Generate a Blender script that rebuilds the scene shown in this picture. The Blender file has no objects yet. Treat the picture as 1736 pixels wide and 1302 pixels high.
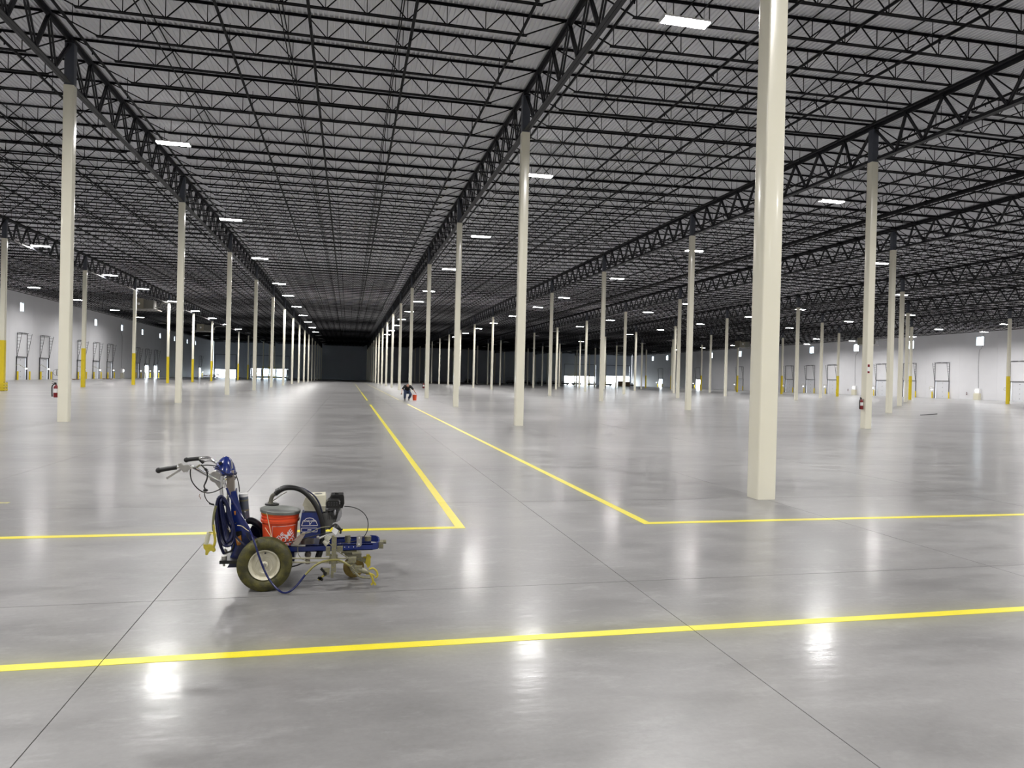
import bpy, math, random
import numpy as np
from mathutils import Vector, Matrix
random.seed(7)
rng = np.random.default_rng(7)
C = bpy.context.scene.collection
S = bpy.context.scene

# ------------------------------------------------------------------ camera, world, exposure
F_PX, YAW, PIT, ROL, CX, CY, EYE = 1224.26, 0.22304, -0.00749, 0.02342, 8.2327, -24.034, 1.6
c_, s_ = math.cos(YAW), math.sin(YAW)
_fx = np.array([s_, c_, 0]); _rx = np.array([c_, -s_, 0]); _uz = np.array([0, 0, 1.0])
FWD = _fx*math.cos(PIT)+_uz*math.sin(PIT)
_U = _uz*math.cos(PIT)-_fx*math.sin(PIT)
RGT = _rx*math.cos(ROL)+_U*math.sin(ROL)
UPV = _U*math.cos(ROL)-_rx*math.sin(ROL)
EYEP = np.array([CX, CY, EYE])
cam_d = bpy.data.cameras.new('camera'); cam = bpy.data.objects.new('camera', cam_d); C.objects.link(cam)
cam_d.sensor_fit = 'HORIZONTAL'; cam_d.sensor_width = 36.0; cam_d.lens = F_PX/1736*36
cam_d.clip_start = 0.05; cam_d.clip_end = 1500
cam.matrix_world = Matrix(((RGT[0], UPV[0], -FWD[0], CX), (RGT[1], UPV[1], -FWD[1], CY), (RGT[2], UPV[2], -FWD[2], EYE), (0, 0, 0, 1)))
S.camera = cam

def ray(u, v):
    return FWD+RGT*(u-868)/F_PX-UPV*(v-651)/F_PX
def atY(u, v, Y):          # where the sight line of a photo pixel meets the vertical plane y = Y
    d = ray(u, v); return Vector(EYEP+d*(Y-CY)/d[1])
def atZ(u, v, z=0.0):
    d = ray(u, v); return Vector(EYEP+d*(z-EYE)/d[2])

w = bpy.data.worlds.new('world'); S.world = w; w.use_nodes = True
bg = w.node_tree.nodes['Background']; bg.inputs[0].default_value = (0.86, 0.94, 1.0, 1); bg.inputs[1].default_value = 14.0
try: w.cycles.sampling_method = 'NONE'
except Exception: pass
S.view_settings.view_transform = 'Standard'; S.view_settings.look = 'None'
S.view_settings.exposure = 0.0; S.view_settings.gamma = 1.0; S.view_settings.use_curve_mapping = False
LAMP = 60.0; LAMP_W = 740.0; LAMP_SPREAD = math.radians(165)
try:
    S.cycles.use_denoising = True
    S.cycles.max_bounces = 8; S.cycles.diffuse_bounces = 4; S.cycles.glossy_bounces = 4
    S.cycles.sample_clamp_indirect = 20.0; S.cycles.sample_clamp_direct = 0.0
    S.cycles.caustics_reflective = False; S.cycles.caustics_refractive = False
except Exception: pass

# ------------------------------------------------------------------ materials
class NT:
    def __init__(s, m):
        m.use_nodes = True; s.t = m.node_tree; s.N = s.t.nodes; s.L = s.t.links; s.b = s.N['Principled BSDF']
    def n(s, typ, **kw):
        x = s.N.new(typ)
        for k, v in kw.items(): setattr(x, k, v)
        return x
    def put(s, sock, v):
        if hasattr(v, 'is_linked') or isinstance(v, bpy.types.NodeSocket): s.L.new(v, sock)
        else: sock.default_value = v
    def m(s, op, a, b=0.0, c=0.0):
        x = s.n('ShaderNodeMath', operation=op)
        s.put(x.inputs[0], a); s.put(x.inputs[1], b); s.put(x.inputs[2], c); return x.outputs[0]
    def noise(s, scale, detail=3.0, vec=None, rough=0.5):
        x = s.n('ShaderNodeTexNoise'); x.inputs['Scale'].default_value = scale; x.inputs['Detail'].default_value = detail
        x.inputs['Roughness'].default_value = rough
        if vec is not None: s.L.new(vec, x.inputs['Vector'])
        return x.outputs['Fac']
    def mix(s, f, a, b):
        x = s.n('ShaderNodeMix', data_type='RGBA'); s.put(x.inputs[0], f); s.put(x.inputs[6], a); s.put(x.inputs[7], b); return x.outputs[2]
    def rng(s, v, a, b, c, d):
        x = s.n('ShaderNodeMapRange'); s.put(x.inputs[0], v)
        for i, q in enumerate((a, b, c, d)): x.inputs[i+1].default_value = q
        return x.outputs[0]
def c4(c): return (c[0], c[1], c[2], 1.0)
MATS = {}
def mat(name, col, rough=0.5, metal=0.0, var=0.12, scale=6.0, bump=0.0, bscale=40.0, col2=None, mixlo=0.4, mixhi=0.6, emit=0.0, coat=0.0, spec=None):
    if name in MATS: return MATS[name]
    m = bpy.data.materials.new(name); t = NT(m)
    pos = t.n('ShaderNodeNewGeometry').outputs['Position']
    f = t.noise(scale, 4, pos)
    a = c4([x*(1-var) for x in col]); b = c4([min(1, x*(1+var)) for x in col])
    o = t.mix(f, a, b)
    if col2 is not None:
        g = t.noise(scale*1.7, 5, pos); o = t.mix(t.rng(g, mixlo, mixhi, 0, 1), o, c4(col2))
    t.put(t.b.inputs['Base Color'], o)
    t.b.inputs['Roughness'].default_value = rough; t.b.inputs['Metallic'].default_value = metal
    if spec is not None: t.b.inputs['Specular IOR Level'].default_value = spec
    if coat: t.b.inputs['Coat Weight'].default_value = coat; t.b.inputs['Coat Roughness'].default_value = 0.08
    if emit:
        t.b.inputs['Emission Color'].default_value = (1.0, 0.975, 0.94, 1); t.b.inputs['Emission Strength'].default_value = emit
    if bump:
        bn = t.n('ShaderNodeBump'); bn.inputs['Strength'].default_value = bump; bn.inputs['Distance'].default_value = 0.01
        t.put(bn.inputs['Height'], t.noise(bscale, 3, pos)); t.L.new(bn.outputs[0], t.b.inputs['Normal'])
    MATS[name] = m; return m

def floor_mat():
    m = bpy.data.materials.new('polished_concrete'); t = NT(m)
    g = t.n('ShaderNodeNewGeometry'); pos = g.outputs['Position']
    sp = t.n('ShaderNodeSeparateXYZ'); t.L.new(pos, sp.inputs[0])
    st = t.n('ShaderNodeMapping'); st.inputs['Scale'].default_value = (0.45, 1.0, 1.0); t.L.new(pos, st.inputs[0])
    n1 = t.noise(0.33, 5, st.outputs[0], 0.55); n2 = t.noise(2.6, 6, st.outputs[0], 0.65); n3 = t.noise(30, 4, pos, 0.6)
    f = t.m('ADD', t.m('MULTIPLY', n1, 0.5), t.m('ADD', t.m('MULTIPLY', n2, 0.38), t.m('MULTIPLY', n3, 0.12)))
    col = t.mix(t.rng(f, 0.40, 0.60, 0, 1), (0.192, 0.188, 0.186, 1), (0.292, 0.287, 0.284, 1))
    dk = t.noise(0.9, 6, st.outputs[0], 0.7)
    col = t.mix(t.rng(dk, 0.54, 0.70, 0.0, 0.55), col, (0.168, 0.162, 0.160, 1))
    lt = t.noise(5.0, 6, st.outputs[0], 0.75)
    col = t.mix(t.rng(lt, 0.53, 0.70, 0.0, 0.42), col, (0.365, 0.36, 0.358, 1))
    # paint overspray beside the yellow lines
    x, y = sp.outputs[0], sp.outputs[1]
    def dist(v, c0, s): return t.m('EXPONENT', t.m('MULTIPLY', t.m('MAXIMUM', t.m('SUBTRACT', t.m('ABSOLUTE', t.m('SUBTRACT', v, c0)), 0.05), 0.0), -1.0/s))
    d1 = t.m('MULTIPLY', dist(y, -19.72, 0.10), 0.30)
    north = t.m('GREATER_THAN', y, -16.42)
    side = t.m('MAXIMUM', t.m('LESS_THAN', x, 9.48), t.m('GREATER_THAN', x, 11.51))
    d2 = t.m('MULTIPLY', t.m('MULTIPLY', dist(y, -16.42, 0.09), side), 0.25)
    d3 = t.m('MULTIPLY', t.m('MULTIPLY', t.m('MAXIMUM', dist(x, 9.43, 0.07), dist(x, 11.56, 0.07)), north), 0.25)
    d = t.m('MAXIMUM', d1, t.m('MAXIMUM', d2, d3))
    col = t.mix(t.m('MULTIPLY', d, t.rng(n2, 0.3, 0.7, 0.4, 1.3)), col, (0.42, 0.42, 0.06, 1))
    t.put(t.b.inputs['Base Color'], col)
    t.put(t.b.inputs['Roughness'], t.rng(n2, 0.35, 0.7, 0.30, 0.42))
    t.b.inputs['Specular IOR Level'].default_value = 0.32
    t.b.inputs['Coat Weight'].default_value = 0.24; t.b.inputs['Coat IOR'].default_value = 1.4
    t.put(t.b.inputs['Coat Roughness'], t.rng(n2, 0.35, 0.7, 0.11, 0.20))
    wv = t.n('ShaderNodeMapping'); wv.inputs['Scale'].default_value = (0.5, 1.6, 1.0); t.L.new(pos, wv.inputs[0])
    h = t.m('ADD', t.m('MULTIPLY', t.noise(2.0, 3, wv.outputs[0]), 1.0), t.m('MULTIPLY', t.noise(11, 4, wv.outputs[0]), 0.50))
    bn = t.n('ShaderNodeBump'); bn.inputs['Strength'].default_value = 1.0; bn.inputs['Distance'].default_value = 0.0018
    t.put(bn.inputs['Height'], h); t.L.new(bn.outputs[0], t.b.inputs['Normal']); t.L.new(bn.outputs[0], t.b.inputs['Coat Normal'])
    return m
M_FLOOR = floor_mat()
M_JOINT = mat('joint_filler', (0.03, 0.03, 0.03), 0.8)
M_DECK = mat('galvanised_deck', (0.76, 0.765, 0.80), 0.75, 0.0, 0.10, 0.8, spec=0.15)
M_STEEL = mat('black_joist_paint', (0.0055, 0.0055, 0.007), 0.6, 0, 0.2, spec=0.15)
M_GIRD = mat('dark_girder_paint', (0.014, 0.0145, 0.018), 0.5, 0, 0.2, spec=0.35)
M_CAP = mat('slate_primer', (0.065, 0.072, 0.090), 0.45)
M_CREAM = mat('cream_gloss_paint', (0.84, 0.81, 0.67), 0.22, 0, 0.03, 2.0, coat=0.3)
M_YEL = mat('safety_yellow', (0.78, 0.60, 0.02), 0.32, 0, 0.06)
M_LINE = mat('yellow_floor_paint', (0.83, 0.72, 0.03), 0.32, 0, 0.08, 9.0, bump=0.15, bscale=90)
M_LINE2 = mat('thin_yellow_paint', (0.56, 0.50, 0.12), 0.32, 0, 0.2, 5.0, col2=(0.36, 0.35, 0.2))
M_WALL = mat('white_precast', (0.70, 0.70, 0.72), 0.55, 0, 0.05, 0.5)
M_WALLB = mat('end_wall_dim_precast', (0.50, 0.54, 0.60), 0.55, 0, 0.05, 0.5)  # blue-grey of daylight on the unlit end put into the base colour
M_LEAF = mat('door_leaf_white', (0.66, 0.67, 0.70), 0.45, 0, 0.04)
M_TRACK = mat('dark_track_steel', (0.075, 0.075, 0.08), 0.5, 0.2)
M_LAMP = mat('led_strip', (0.9, 0.9, 0.9), 0.4, emit=LAMP)
M_LAMPOFF = mat('unlit_lens', (0.30, 0.31, 0.33), 0.4)
M_HOUS = mat('lamp_housing', (0.75, 0.75, 0.75), 0.4)
M_DOCKL = mat('dock_lamp_lens', (0.9, 0.9, 0.9), 0.4, emit=6.0)
M_BLUE = mat('machine_blue', (0.006, 0.020, 0.155), 0.26, 0, 0.15, coat=0.4)
M_BLUED = mat('machine_blue_dark', (0.006, 0.010, 0.055), 0.35, 0, 0.3, 20)  # darker, more mottled copy of the machine blue
M_HBLUE = mat('hose_blue', (0.004, 0.007, 0.045), 0.28, 0, 0.2)
M_BLACK = mat('black_rubber', (0.006, 0.006, 0.006), 0.42, 0, 0.2)
M_BPLAS = mat('black_plastic', (0.007, 0.007, 0.007), 0.35, 0, 0.2)
M_CHROME = mat('chrome', (0.72, 0.72, 0.72), 0.14, 1.0, 0.05)
M_ALU = mat('cast_aluminium', (0.42, 0.41, 0.38), 0.38, 0.75, 0.15, 30)
M_TAUPE = mat('paint_dusted_steel', (0.20, 0.19, 0.135), 0.45, 0.2, 0.35, 60, col2=(0.30, 0.28, 0.07), mixlo=0.52, mixhi=0.7)
M_TAN = mat('tan_mast_paint', (0.30, 0.26, 0.22), 0.42, 0.1, 0.1, 12)
M_TIRE = mat('overspray_tyre', (0.036, 0.034, 0.010), 0.55, 0, 0.3, 12, bump=0.35, bscale=90, col2=(0.115, 0.105, 0.016), mixlo=0.36, mixhi=0.78)
M_RIM = mat('cream_rim', (0.62, 0.59, 0.46), 0.4, 0, 0.06, 20)
M_TANK = mat('cream_tank', (0.70, 0.67, 0.53), 0.35, 0, 0.05)
M_ORANGE = mat('orange_bucket', (0.72, 0.075, 0.02), 0.36, 0, 0.06, 10)
M_LID = mat('grey_lid', (0.17, 0.18, 0.165), 0.5, 0, 0.2, 25)
M_WHITE = mat('white_print', (0.78, 0.74, 0.76), 0.5, 0, 0.03)
M_ZIP = mat('cable_tie', (0.75, 0.62, 0.40), 0.5)
M_GUNY = mat('yellow_gun', (0.46, 0.38, 0.04), 0.4, 0, 0.3, 25)
M_ORG2 = mat('label_orange', (0.75, 0.28, 0.04), 0.5)
M_RED = mat('extinguisher_red', (0.20, 0.006, 0.010), 0.3)
M_TANBOX = mat('tan_heater', (0.26, 0.24, 0.18), 0.5)
M_BROWN = mat('cardboard', (0.27, 0.17, 0.10), 0.8, 0, 0.3)
M_DARKEQ = mat('dark_machinery', (0.02, 0.021, 0.023), 0.6)
M_SHIRT = mat('black_shirt', (0.012, 0.012, 0.014), 0.85)
M_JEAN = mat('blue_jeans', (0.035, 0.055, 0.11), 0.85, 0, 0.35, 12)
M_SKIN = mat('skin', (0.50, 0.27, 0.19), 0.55)
M_HAIR = mat('grey_hair', (0.10, 0.09, 0.085), 0.8)
M_GROUND = mat('yard_concrete', (0.42, 0.41, 0.39), 0.8)
M_GREYB = mat('grey_canister', (0.10, 0.115, 0.15), 0.4, 0, 0.1)
M_SIGN = mat('sign_white', (0.8, 0.8, 0.8), 0.5)
gm = bpy.data.materials.new('window_glass'); gt = NT(gm)
gt.b.inputs['Base Color'].default_value = (0.9, 0.96, 1, 1); gt.b.inputs['Roughness'].default_value = 0.05
_tr = gt.n('ShaderNodeBsdfTransparent'); _tr.inputs[0].default_value = (0.92, 0.97, 1, 1)
_ms = gt.n('ShaderNodeMixShader'); _ms.inputs[0].default_value = 0.12
gt.L.new(_tr.outputs[0], _ms.inputs[1]); gt.L.new(gt.b.outputs[0], _ms.inputs[2])
gt.L.new(_ms.outputs[0], gt.N['Material Output'].inputs[0])

# ------------------------------------------------------------------ mesh builder
class MB:
    def __init__(s): s.v = []; s.f = []
    def add(s, vs, fs):
        o = len(s.v); s.v += [tuple(p) for p in vs]; s.f += [tuple(i+o for i in f) for f in fs]; return s
    def box(s, x0, x1, y0, y1, z0, z1):
        return s.add([(x0,y0,z0),(x1,y0,z0),(x1,y1,z0),(x0,y1,z0),(x0,y0,z1),(x1,y0,z1),(x1,y1,z1),(x0,y1,z1)],
                     [(0,3,2,1),(4,5,6,7),(0,1,5,4),(1,2,6,5),(2,3,7,6),(3,0,4,7)])
    def bar(s, p, q, w=0.03, h=None, up=(0,0,1), caps=True):
        h = w if h is None else h; p = Vector(p); q = Vector(q); d = (q-p).normalized(); u = Vector(up)
        if abs(d.dot(u)) > 0.99: u = Vector((0,1,0))
        r = d.cross(u).normalized(); u = r.cross(d).normalized(); r = r*w/2; u = u*h/2
        vs = [p-r-u, p+r-u, p+r+u, p-r+u, q-r-u, q+r-u, q+r+u, q-r+u]
        fs = [(0,1,5,4),(1,2,6,5),(2,3,7,6),(3,0,4,7)]
        if caps: fs += [(0,3,2,1),(4,5,6,7)]
        return s.add(vs, fs)
    def ring(s, c, d, r, n, ref=None):
        d = d.normalized(); u = ref if ref is not None else (Vector((0,0,1)) if abs(d.z) < 0.9 else Vector((1,0,0)))
        a = d.cross(u).normalized(); b = a.cross(d).normalized()
        return [c+a*math.cos(2*math.pi*i/n)*r+b*math.sin(2*math.pi*i/n)*r for i in range(n)], b
    def tube(s, pts, r, n=8, sub=5, caps=True, smooth=True):
        P = [Vector(p) for p in pts]
        rs = r if isinstance(r, (list, tuple)) else [r]*len(P)
        if smooth and len(P) > 2:
            Q = []; R = []
            for i in range(len(P)-1):
                a = P[max(i-1,0)]; b = P[i]; c = P[i+1]; d = P[min(i+2,len(P)-1)]
                for k in range(sub):
                    t = k/sub
                    Q.append(0.5*((2*b)+(-a+c)*t+(2*a-5*b+4*c-d)*t*t+(-a+3*b-3*c+d)*t**3)); R.append(rs[i]*(1-t)+rs[i+1]*t)
            Q.append(P[-1]); R.append(rs[-1])
        else: Q, R = P, list(rs)
        ref = None; rings = []
        for i, q in enumerate(Q):
            d = (Q[min(i+1,len(Q)-1)]-Q[max(i-1,0)])
            if d.length < 1e-9: d = Vector((0,0,1))
            if ref is not None and abs(d.normalized().dot(ref)) > 0.98: ref = None
            vs, ref = s.ring(q, d, R[i], n, ref); rings.append(vs)
        o = len(s.v)
        for vs in rings: s.v += [tuple(p) for p in vs]
        for i in range(len(rings)-1):
            for k in range(n):
                a = o+i*n+k; b = o+i*n+(k+1) % n; s.f.append((a, b, b+n, a+n))
        if caps:
            s.f.append(tuple(o+k for k in range(n))[::-1]); s.f.append(tuple(o+(len(rings)-1)*n+k for k in range(n)))
        return s
    def cyl(s, p, q, r, n=16, r2=None): return s.tube([p, q], [r, r if r2 is None else r2], n, smooth=False)
    def lathe(s, o, axis, prof, n=32, caps=False):   # prof = [(along, radius)]
        o = Vector(o); ax = Vector(axis).normalized(); b0 = len(s.v)
        u = Vector((0,0,1)) if abs(ax.z) < 0.9 else Vector((1,0,0)); a = ax.cross(u).normalized(); b = a.cross(ax).normalized()
        for (t, r) in prof:
            for k in range(n):
                th = 2*math.pi*k/n; s.v.append(tuple(o+ax*t+a*math.cos(th)*r+b*math.sin(th)*r))
        for i in range(len(prof)-1):
            for k in range(n):
                p = b0+i*n+k; q = b0+i*n+(k+1) % n; s.f.append((p, q, q+n, p+n))
        if caps:
            s.f.append(tuple(b0+k for k in range(n))[::-1]); s.f.append(tuple(b0+(len(prof)-1)*n+k for k in range(n)))
        return s
    def prism(s, poly, y0, y1):    # poly of (x, z)
        n = len(poly); vs = [(x, y0, z) for x, z in poly]+[(x, y1, z) for x, z in poly]
        fs = [tuple(range(n)), tuple(range(2*n-1, n-1, -1))]+[(i, i+n, (i+1) % n+n, (i+1) % n) for i in range(n)]
        return s.add(vs, fs)
    def sph(s, c, r, n=12, m=8, sc=(1,1,1)):
        c = Vector(c); pr = []
        b0 = len(s.v)
        for i in range(m+1):
            ph = math.pi*i/m
            for k in range(n):
                th = 2*math.pi*k/n
                s.v.append((c.x+r*sc[0]*math.sin(ph)*math.cos(th), c.y+r*sc[1]*math.sin(ph)*math.sin(th), c.z+r*sc[2]*math.cos(ph)))
        for i in range(m):
            for k in range(n):
                a = b0+i*n+k; b = b0+i*n+(k+1) % n; s.f.append((a, a+n, b+n, b))
        return s
    def mesh(s, name, m=None, off=(0,0,0), sharp=35):
        me = bpy.data.meshes.new(name); o = off
        me.from_pydata([(p[0]-o[0], p[1]-o[1], p[2]-o[2]) for p in s.v], [], s.f)
        if m: me.materials.append(m)
        if sharp:
            me.polygons.foreach_set('use_smooth', [True]*len(me.polygons))
            me.set_sharp_from_angle(angle=math.radians(sharp))
        me.update(); return me
    def build(s, name, m, parent=None, sharp=35, **kw):
        base = world_of(parent) if parent else (0, 0, 0)
        ob = bpy.data.objects.new(name, s.mesh(name, m, base, sharp)); C.objects.link(ob)
        if parent: ob.parent = parent
        for k, v in kw.items(): ob[k] = v
        return ob
def world_of(o):
    p = Vector((0, 0, 0))
    while o is not None: p += o.location; o = o.parent
    return p
def thing(name, label, cat, loc=(0,0,0), group=None):
    o = bpy.data.objects.new(name, None); C.objects.link(o); o.location = loc; o.empty_display_size = 0.1
    o['label'] = label; o['category'] = cat
    if group: o['group'] = group
    return o
def inst(name, me, loc, parent=None, scale=(1,1,1), rot=(0,0,0), **kw):
    o = bpy.data.objects.new(name, me); C.objects.link(o); o.location = loc; o.scale = scale; o.rotation_euler = rot
    if parent: o.parent = parent
    for k, v in kw.items(): o[k] = v
    return o
def tag(o, label, cat, group=None):
    o['label'] = label; o['category'] = cat
    if group: o['group'] = group
    return o
def struct(o): o['kind'] = 'structure'; return o
ORD = ['nearest','second nearest','third nearest','fourth nearest','fifth nearest','sixth nearest','seventh nearest','eighth nearest','ninth nearest','tenth nearest',
       'eleventh nearest','twelfth nearest','thirteenth nearest','fourteenth nearest','fifteenth nearest','sixteenth nearest','seventeenth nearest','eighteenth nearest','nineteenth nearest','twentieth nearest']

# ------------------------------------------------------------------ building grid
SY = 14.899
ROWS = [-14.006, -0.04, 13.942, 27.655, 41.33, 55.05, 68.81, 82.60]
HROW = [10.036, 10.009, 9.979, 10.19, 10.20, 9.968, 9.966, 9.88]
XL, XR, YB, YF = -32.0, 104.0, 211.0, -60.0
XE = [XL]+ROWS+[XR]; HE = [10.0]+HROW+[9.65]
J0, J1 = -4, 14
def zr(x, y):  return float(np.interp(x, XE, HE))-0.00107*y     # top of cream shafts / underside of girders
ROWNAME = ['yellow-footed row by the left wall', 'row left of the aisle lines', 'first row right of the aisle lines',
           'second row right of the aisle lines', 'third row right of the aisle lines', 'fourth row right of the aisle lines',
           'fifth row right of the aisle lines', 'yellow-footed row by the right wall']
# ------------------------------------------------------------------ floor
fb = MB().add([(XL-.5,YF,-0.014),(XR+.5,YF,-0.014),(XR+.5,YB+.3,-0.014),(XL-.5,YB+.3,-0.014)], [(0,1,2,3)])
floor = struct(fb.build('floor', M_JOINT, sharp=0))
def divs(vals, n):
    out = []
    for a, b in zip(vals[:-1], vals[1:]):
        k = n if b-a < 16 else 5
        out += [a+(b-a)*i/k for i in range(k)]
    return out+[vals[-1]]
gx = divs(XE, 4); gy = [SY*0.25*i for i in range(-16, 57)]
gy = [YF]+[y for y in gy if YF+0.5 < y < YB-0.5]+[YB]
cells = []
for i in range(len(gx)-1):
    for j in range(len(gy)-1):
        xc, yc = (gx[i]+gx[i+1])/2, (gy[j]+gy[j+1])/2
        d = np.array([xc-CX, yc-CY]); fw = d @ FWD[:2]; rt = d @ RGT[:2]
        inview = fw > -2 and abs(rt) < fw*0.74+4
        cells.append(((0 if inview else 1e4)+math.hypot(*d), i, j))
cells.sort(); G = 0.0028
far = MB()
for k, (_, i, j) in enumerate(cells):
    x0, x1, y0, y1 = gx[i]+G, gx[i+1]-G, gy[j]+G, gy[j+1]-G
    if k < 290:
        o = MB().box(x0, x1, y0, y1, -0.014, 0.0).build('slab', M_FLOOR, floor, sharp=0)
    else: far.add([(x0,y0,0),(x1,y0,0),(x1,y1,0),(x0,y1,0)], [(0,1,2,3)])
far.build('far_slabs', M_FLOOR, floor, sharp=0, kind='stuff')

# yellow lines
def line_x(x, segs, name, label, m=M_LINE, wd=0.1):
    b = MB()
    for (a, c) in segs:
        cuts = [a]+[y for y in gy if a < y < c]+[c]
        for p, q in zip(cuts[:-1], cuts[1:]):
            b.box(x-wd/2, x+wd/2, p+(G if p != a else 0), q-(G if q != c else 0), 0.0002, 0.0016)
    return tag(b.build(name, m, sharp=0), label, 'floor line')
def line_y(y, a, c, name, label, m=M_LINE, wd=0.1):
    b = MB(); cuts = [a]+[x for x in gx if a < x < c]+[c]
    for p, q in zip(cuts[:-1], cuts[1:]):
        b.box(p+(G if p != a else 0), q-(G if q != c else 0), y-wd/2, y+wd/2, 0.0002, 0.0016)
    return tag(b.build(name, m, sharp=0), label, 'floor line')
line_y(-19.72, -14, 46, 'floor_line', 'long bright yellow line crossing the whole foreground floor', wd=0.088)
line_y(-16.42, -20, 9.48, 'floor_line', 'yellow line behind the striping machine, running off the left edge', wd=0.10)
line_y(-16.42, 11.51, 52, 'floor_line', 'yellow line in front of the big column, running off the right edge', wd=0.10)
line_x(9.43, [(-16.37, 16.0)], 'floor_line', 'left yellow aisle line, long near stretch up to the gap')
line_x(9.43, [(22.4, 44.7)], 'floor_line', 'left yellow aisle line, short stretch just past the gap')
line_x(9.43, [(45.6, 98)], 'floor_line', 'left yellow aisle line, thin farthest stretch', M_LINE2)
line_x(11.56, [(-16.37, 17.2)], 'floor_line', 'right yellow aisle line, long near stretch ending before the crouching person')
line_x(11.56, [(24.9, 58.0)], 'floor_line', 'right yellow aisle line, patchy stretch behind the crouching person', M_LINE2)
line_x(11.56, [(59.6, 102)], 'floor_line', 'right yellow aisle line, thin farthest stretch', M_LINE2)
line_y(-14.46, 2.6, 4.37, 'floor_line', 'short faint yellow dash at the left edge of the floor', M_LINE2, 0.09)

# ------------------------------------------------------------------ ceiling: deck, joists, girders, bridging
PITCH = 0.14; nr = int((XR-XL)/PITCH); dv = []; df = []
prof = [(0, 0), (0.040, 0), (0.052, 0.045), (0.128, 0.045)]
ysplit = [YF, 0, 75, YB]
xs = []
for i in range(nr+1):
    for dx, dz in prof: xs.append((XL+i*PITCH+dx, dz))
for y in ysplit:
    for x, dz in xs: dv.append((x, y, zr(x, y)+1.455+dz))
nx = len(xs)
for r in range(len(ysplit)-1):
    for i in range(nx-1): df.append((r*nx+i, r*nx+i+1, (r+1)*nx+i+1, (r+1)*nx+i))
dk = MB(); dk.v = dv; dk.f = df
ceiling = struct(dk.build('ceiling', M_DECK, sharp=0))

def joist_mb(L, n, light=False):
    b = MB(); D = -0.57; e = 1.18
    if light:
        b.bar((0,0,-0.03), (L,0,-0.03), 0.11, 0.05, caps=False); b.bar((e,0,D), (L-e,0,D), 0.10, 0.045, caps=False)
    else:
        for s in (-1, 1):
            b.bar((0,s*0.036,-0.008), (L,s*0.036,-0.008), 0.05, 0.008); b.bar((0,s*0.015,-0.03), (L,s*0.015,-0.03), 0.008, 0.055)
            b.bar((e,s*0.034,D), (L-e,s*0.034,D), 0.048, 0.008); b.bar((e,s*0.014,D+0.02), (L-e,s*0.014,D+0.02), 0.008, 0.05)
    a0 = e+0.1; st = (L-2*a0)/(n-1); W = 0.026
    nodes = [a0+st*i for i in range(n)]
    b.bar((0.12,0,-0.04), (nodes[0],0,D), W*1.2, caps=False); b.bar((L-0.12,0,-0.04), (nodes[-1],0,D), W*1.2, caps=False)
    for i, x in enumerate(nodes):
        b.bar((x,0,D), (x,0,-0.03), W*0.75, caps=False)
        if i: b.bar((x,0,D), (x-st/2,0,-0.03), W, caps=False)
        if i < n-1: b.bar((x,0,D), (x+st/2,0,-0.03), W, caps=False)
    return b
L0 = 13.8; JM = joist_mb(L0, 12); JW = joist_mb(18.0, 16); JML = joist_mb(L0, 12, True); JWL = joist_mb(18.0, 16, True)
me_j = JM.mesh('joist', M_STEEL, sharp=0); me_w = JW.mesh('joist', M_STEEL, sharp=0)
js = []
ny = int((YB-1-YF)/(SY/9))
for b_ in range(9):
    x0, x1 = XE[b_], XE[b_+1]
    for k in range(-36, 127):
        y = k*SY/9
        if not (YF+0.4 < y < YB-0.4): continue
        xm = min(max(CX+(y-CY)*0.229, x0), x1)
        d = np.array([xm-CX, y-CY]); fw = d @ FWD[:2]; rt = d @ RGT[:2]
        vis = fw > 3 and any(((x-CX)*FWD[0]+(y-CY)*FWD[1]) > 0 and abs((x-CX)*RGT[0]+(y-CY)*RGT[1]) < 0.72*((x-CX)*FWD[0]+(y-CY)*FWD[1]) and
              9.8*F_PX/max(0.1, (x-CX)*FWD[0]+(y-CY)*FWD[1]) < 668 for x in (x0, (x0+x1)/2, x1))
        js.append(((0 if vis else 1e4)+math.hypot(*d), b_, y))
js.sort()
SV, SF = [], []; off = 0
for k, (_, b_, y) in enumerate(js):
    x0, x1 = XE[b_], XE[b_+1]; wide = (x1-x0) > 16; z0, z1 = zr(x0, y)+1.45, zr(x1, y)+1.45
    L = 18.0 if wide else L0; sx = (x1-x0)/L; tilt = -math.atan2(z1-z0, x1-x0)
    if k < 300:
        inst('joist', me_w if wide else me_j, (x0, y, z0), ceiling, (sx, 1, 1), (0, tilt, 0))
    else:
        src = JWL if wide else JML
        if not hasattr(src, 'A'): src.A = np.array(src.v); src.F = np.array(src.f)
        V = src.A*np.array([sx, 1, 1]); V = V+np.array([x0, y, z0]); V[:, 2] += (V[:, 0]-x0)*(z1-z0)/(x1-x0)
        SV.append(V); SF.append(src.F+off); off += len(V)
V = np.concatenate(SV); Fq = np.concatenate(SF)
def np_mesh(name, V, Fq, m):
    me = bpy.data.meshes.new(name); me.vertices.add(len(V)); me.vertices.foreach_set('co', V.astype(np.float32).ravel())
    me.loops.add(Fq.size); me.loops.foreach_set('vertex_index', Fq.astype(np.int32).ravel())
    me.polygons.add(len(Fq)); me.polygons.foreach_set('loop_start', np.arange(0, Fq.size, 4, dtype=np.int32))
    me.update(calc_edges=True); me.materials.append(m); return me
inst('far_joists', np_mesh('far_joists', V, Fq, M_STEEL), (0,0,0), ceiling, kind='stuff')

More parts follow.
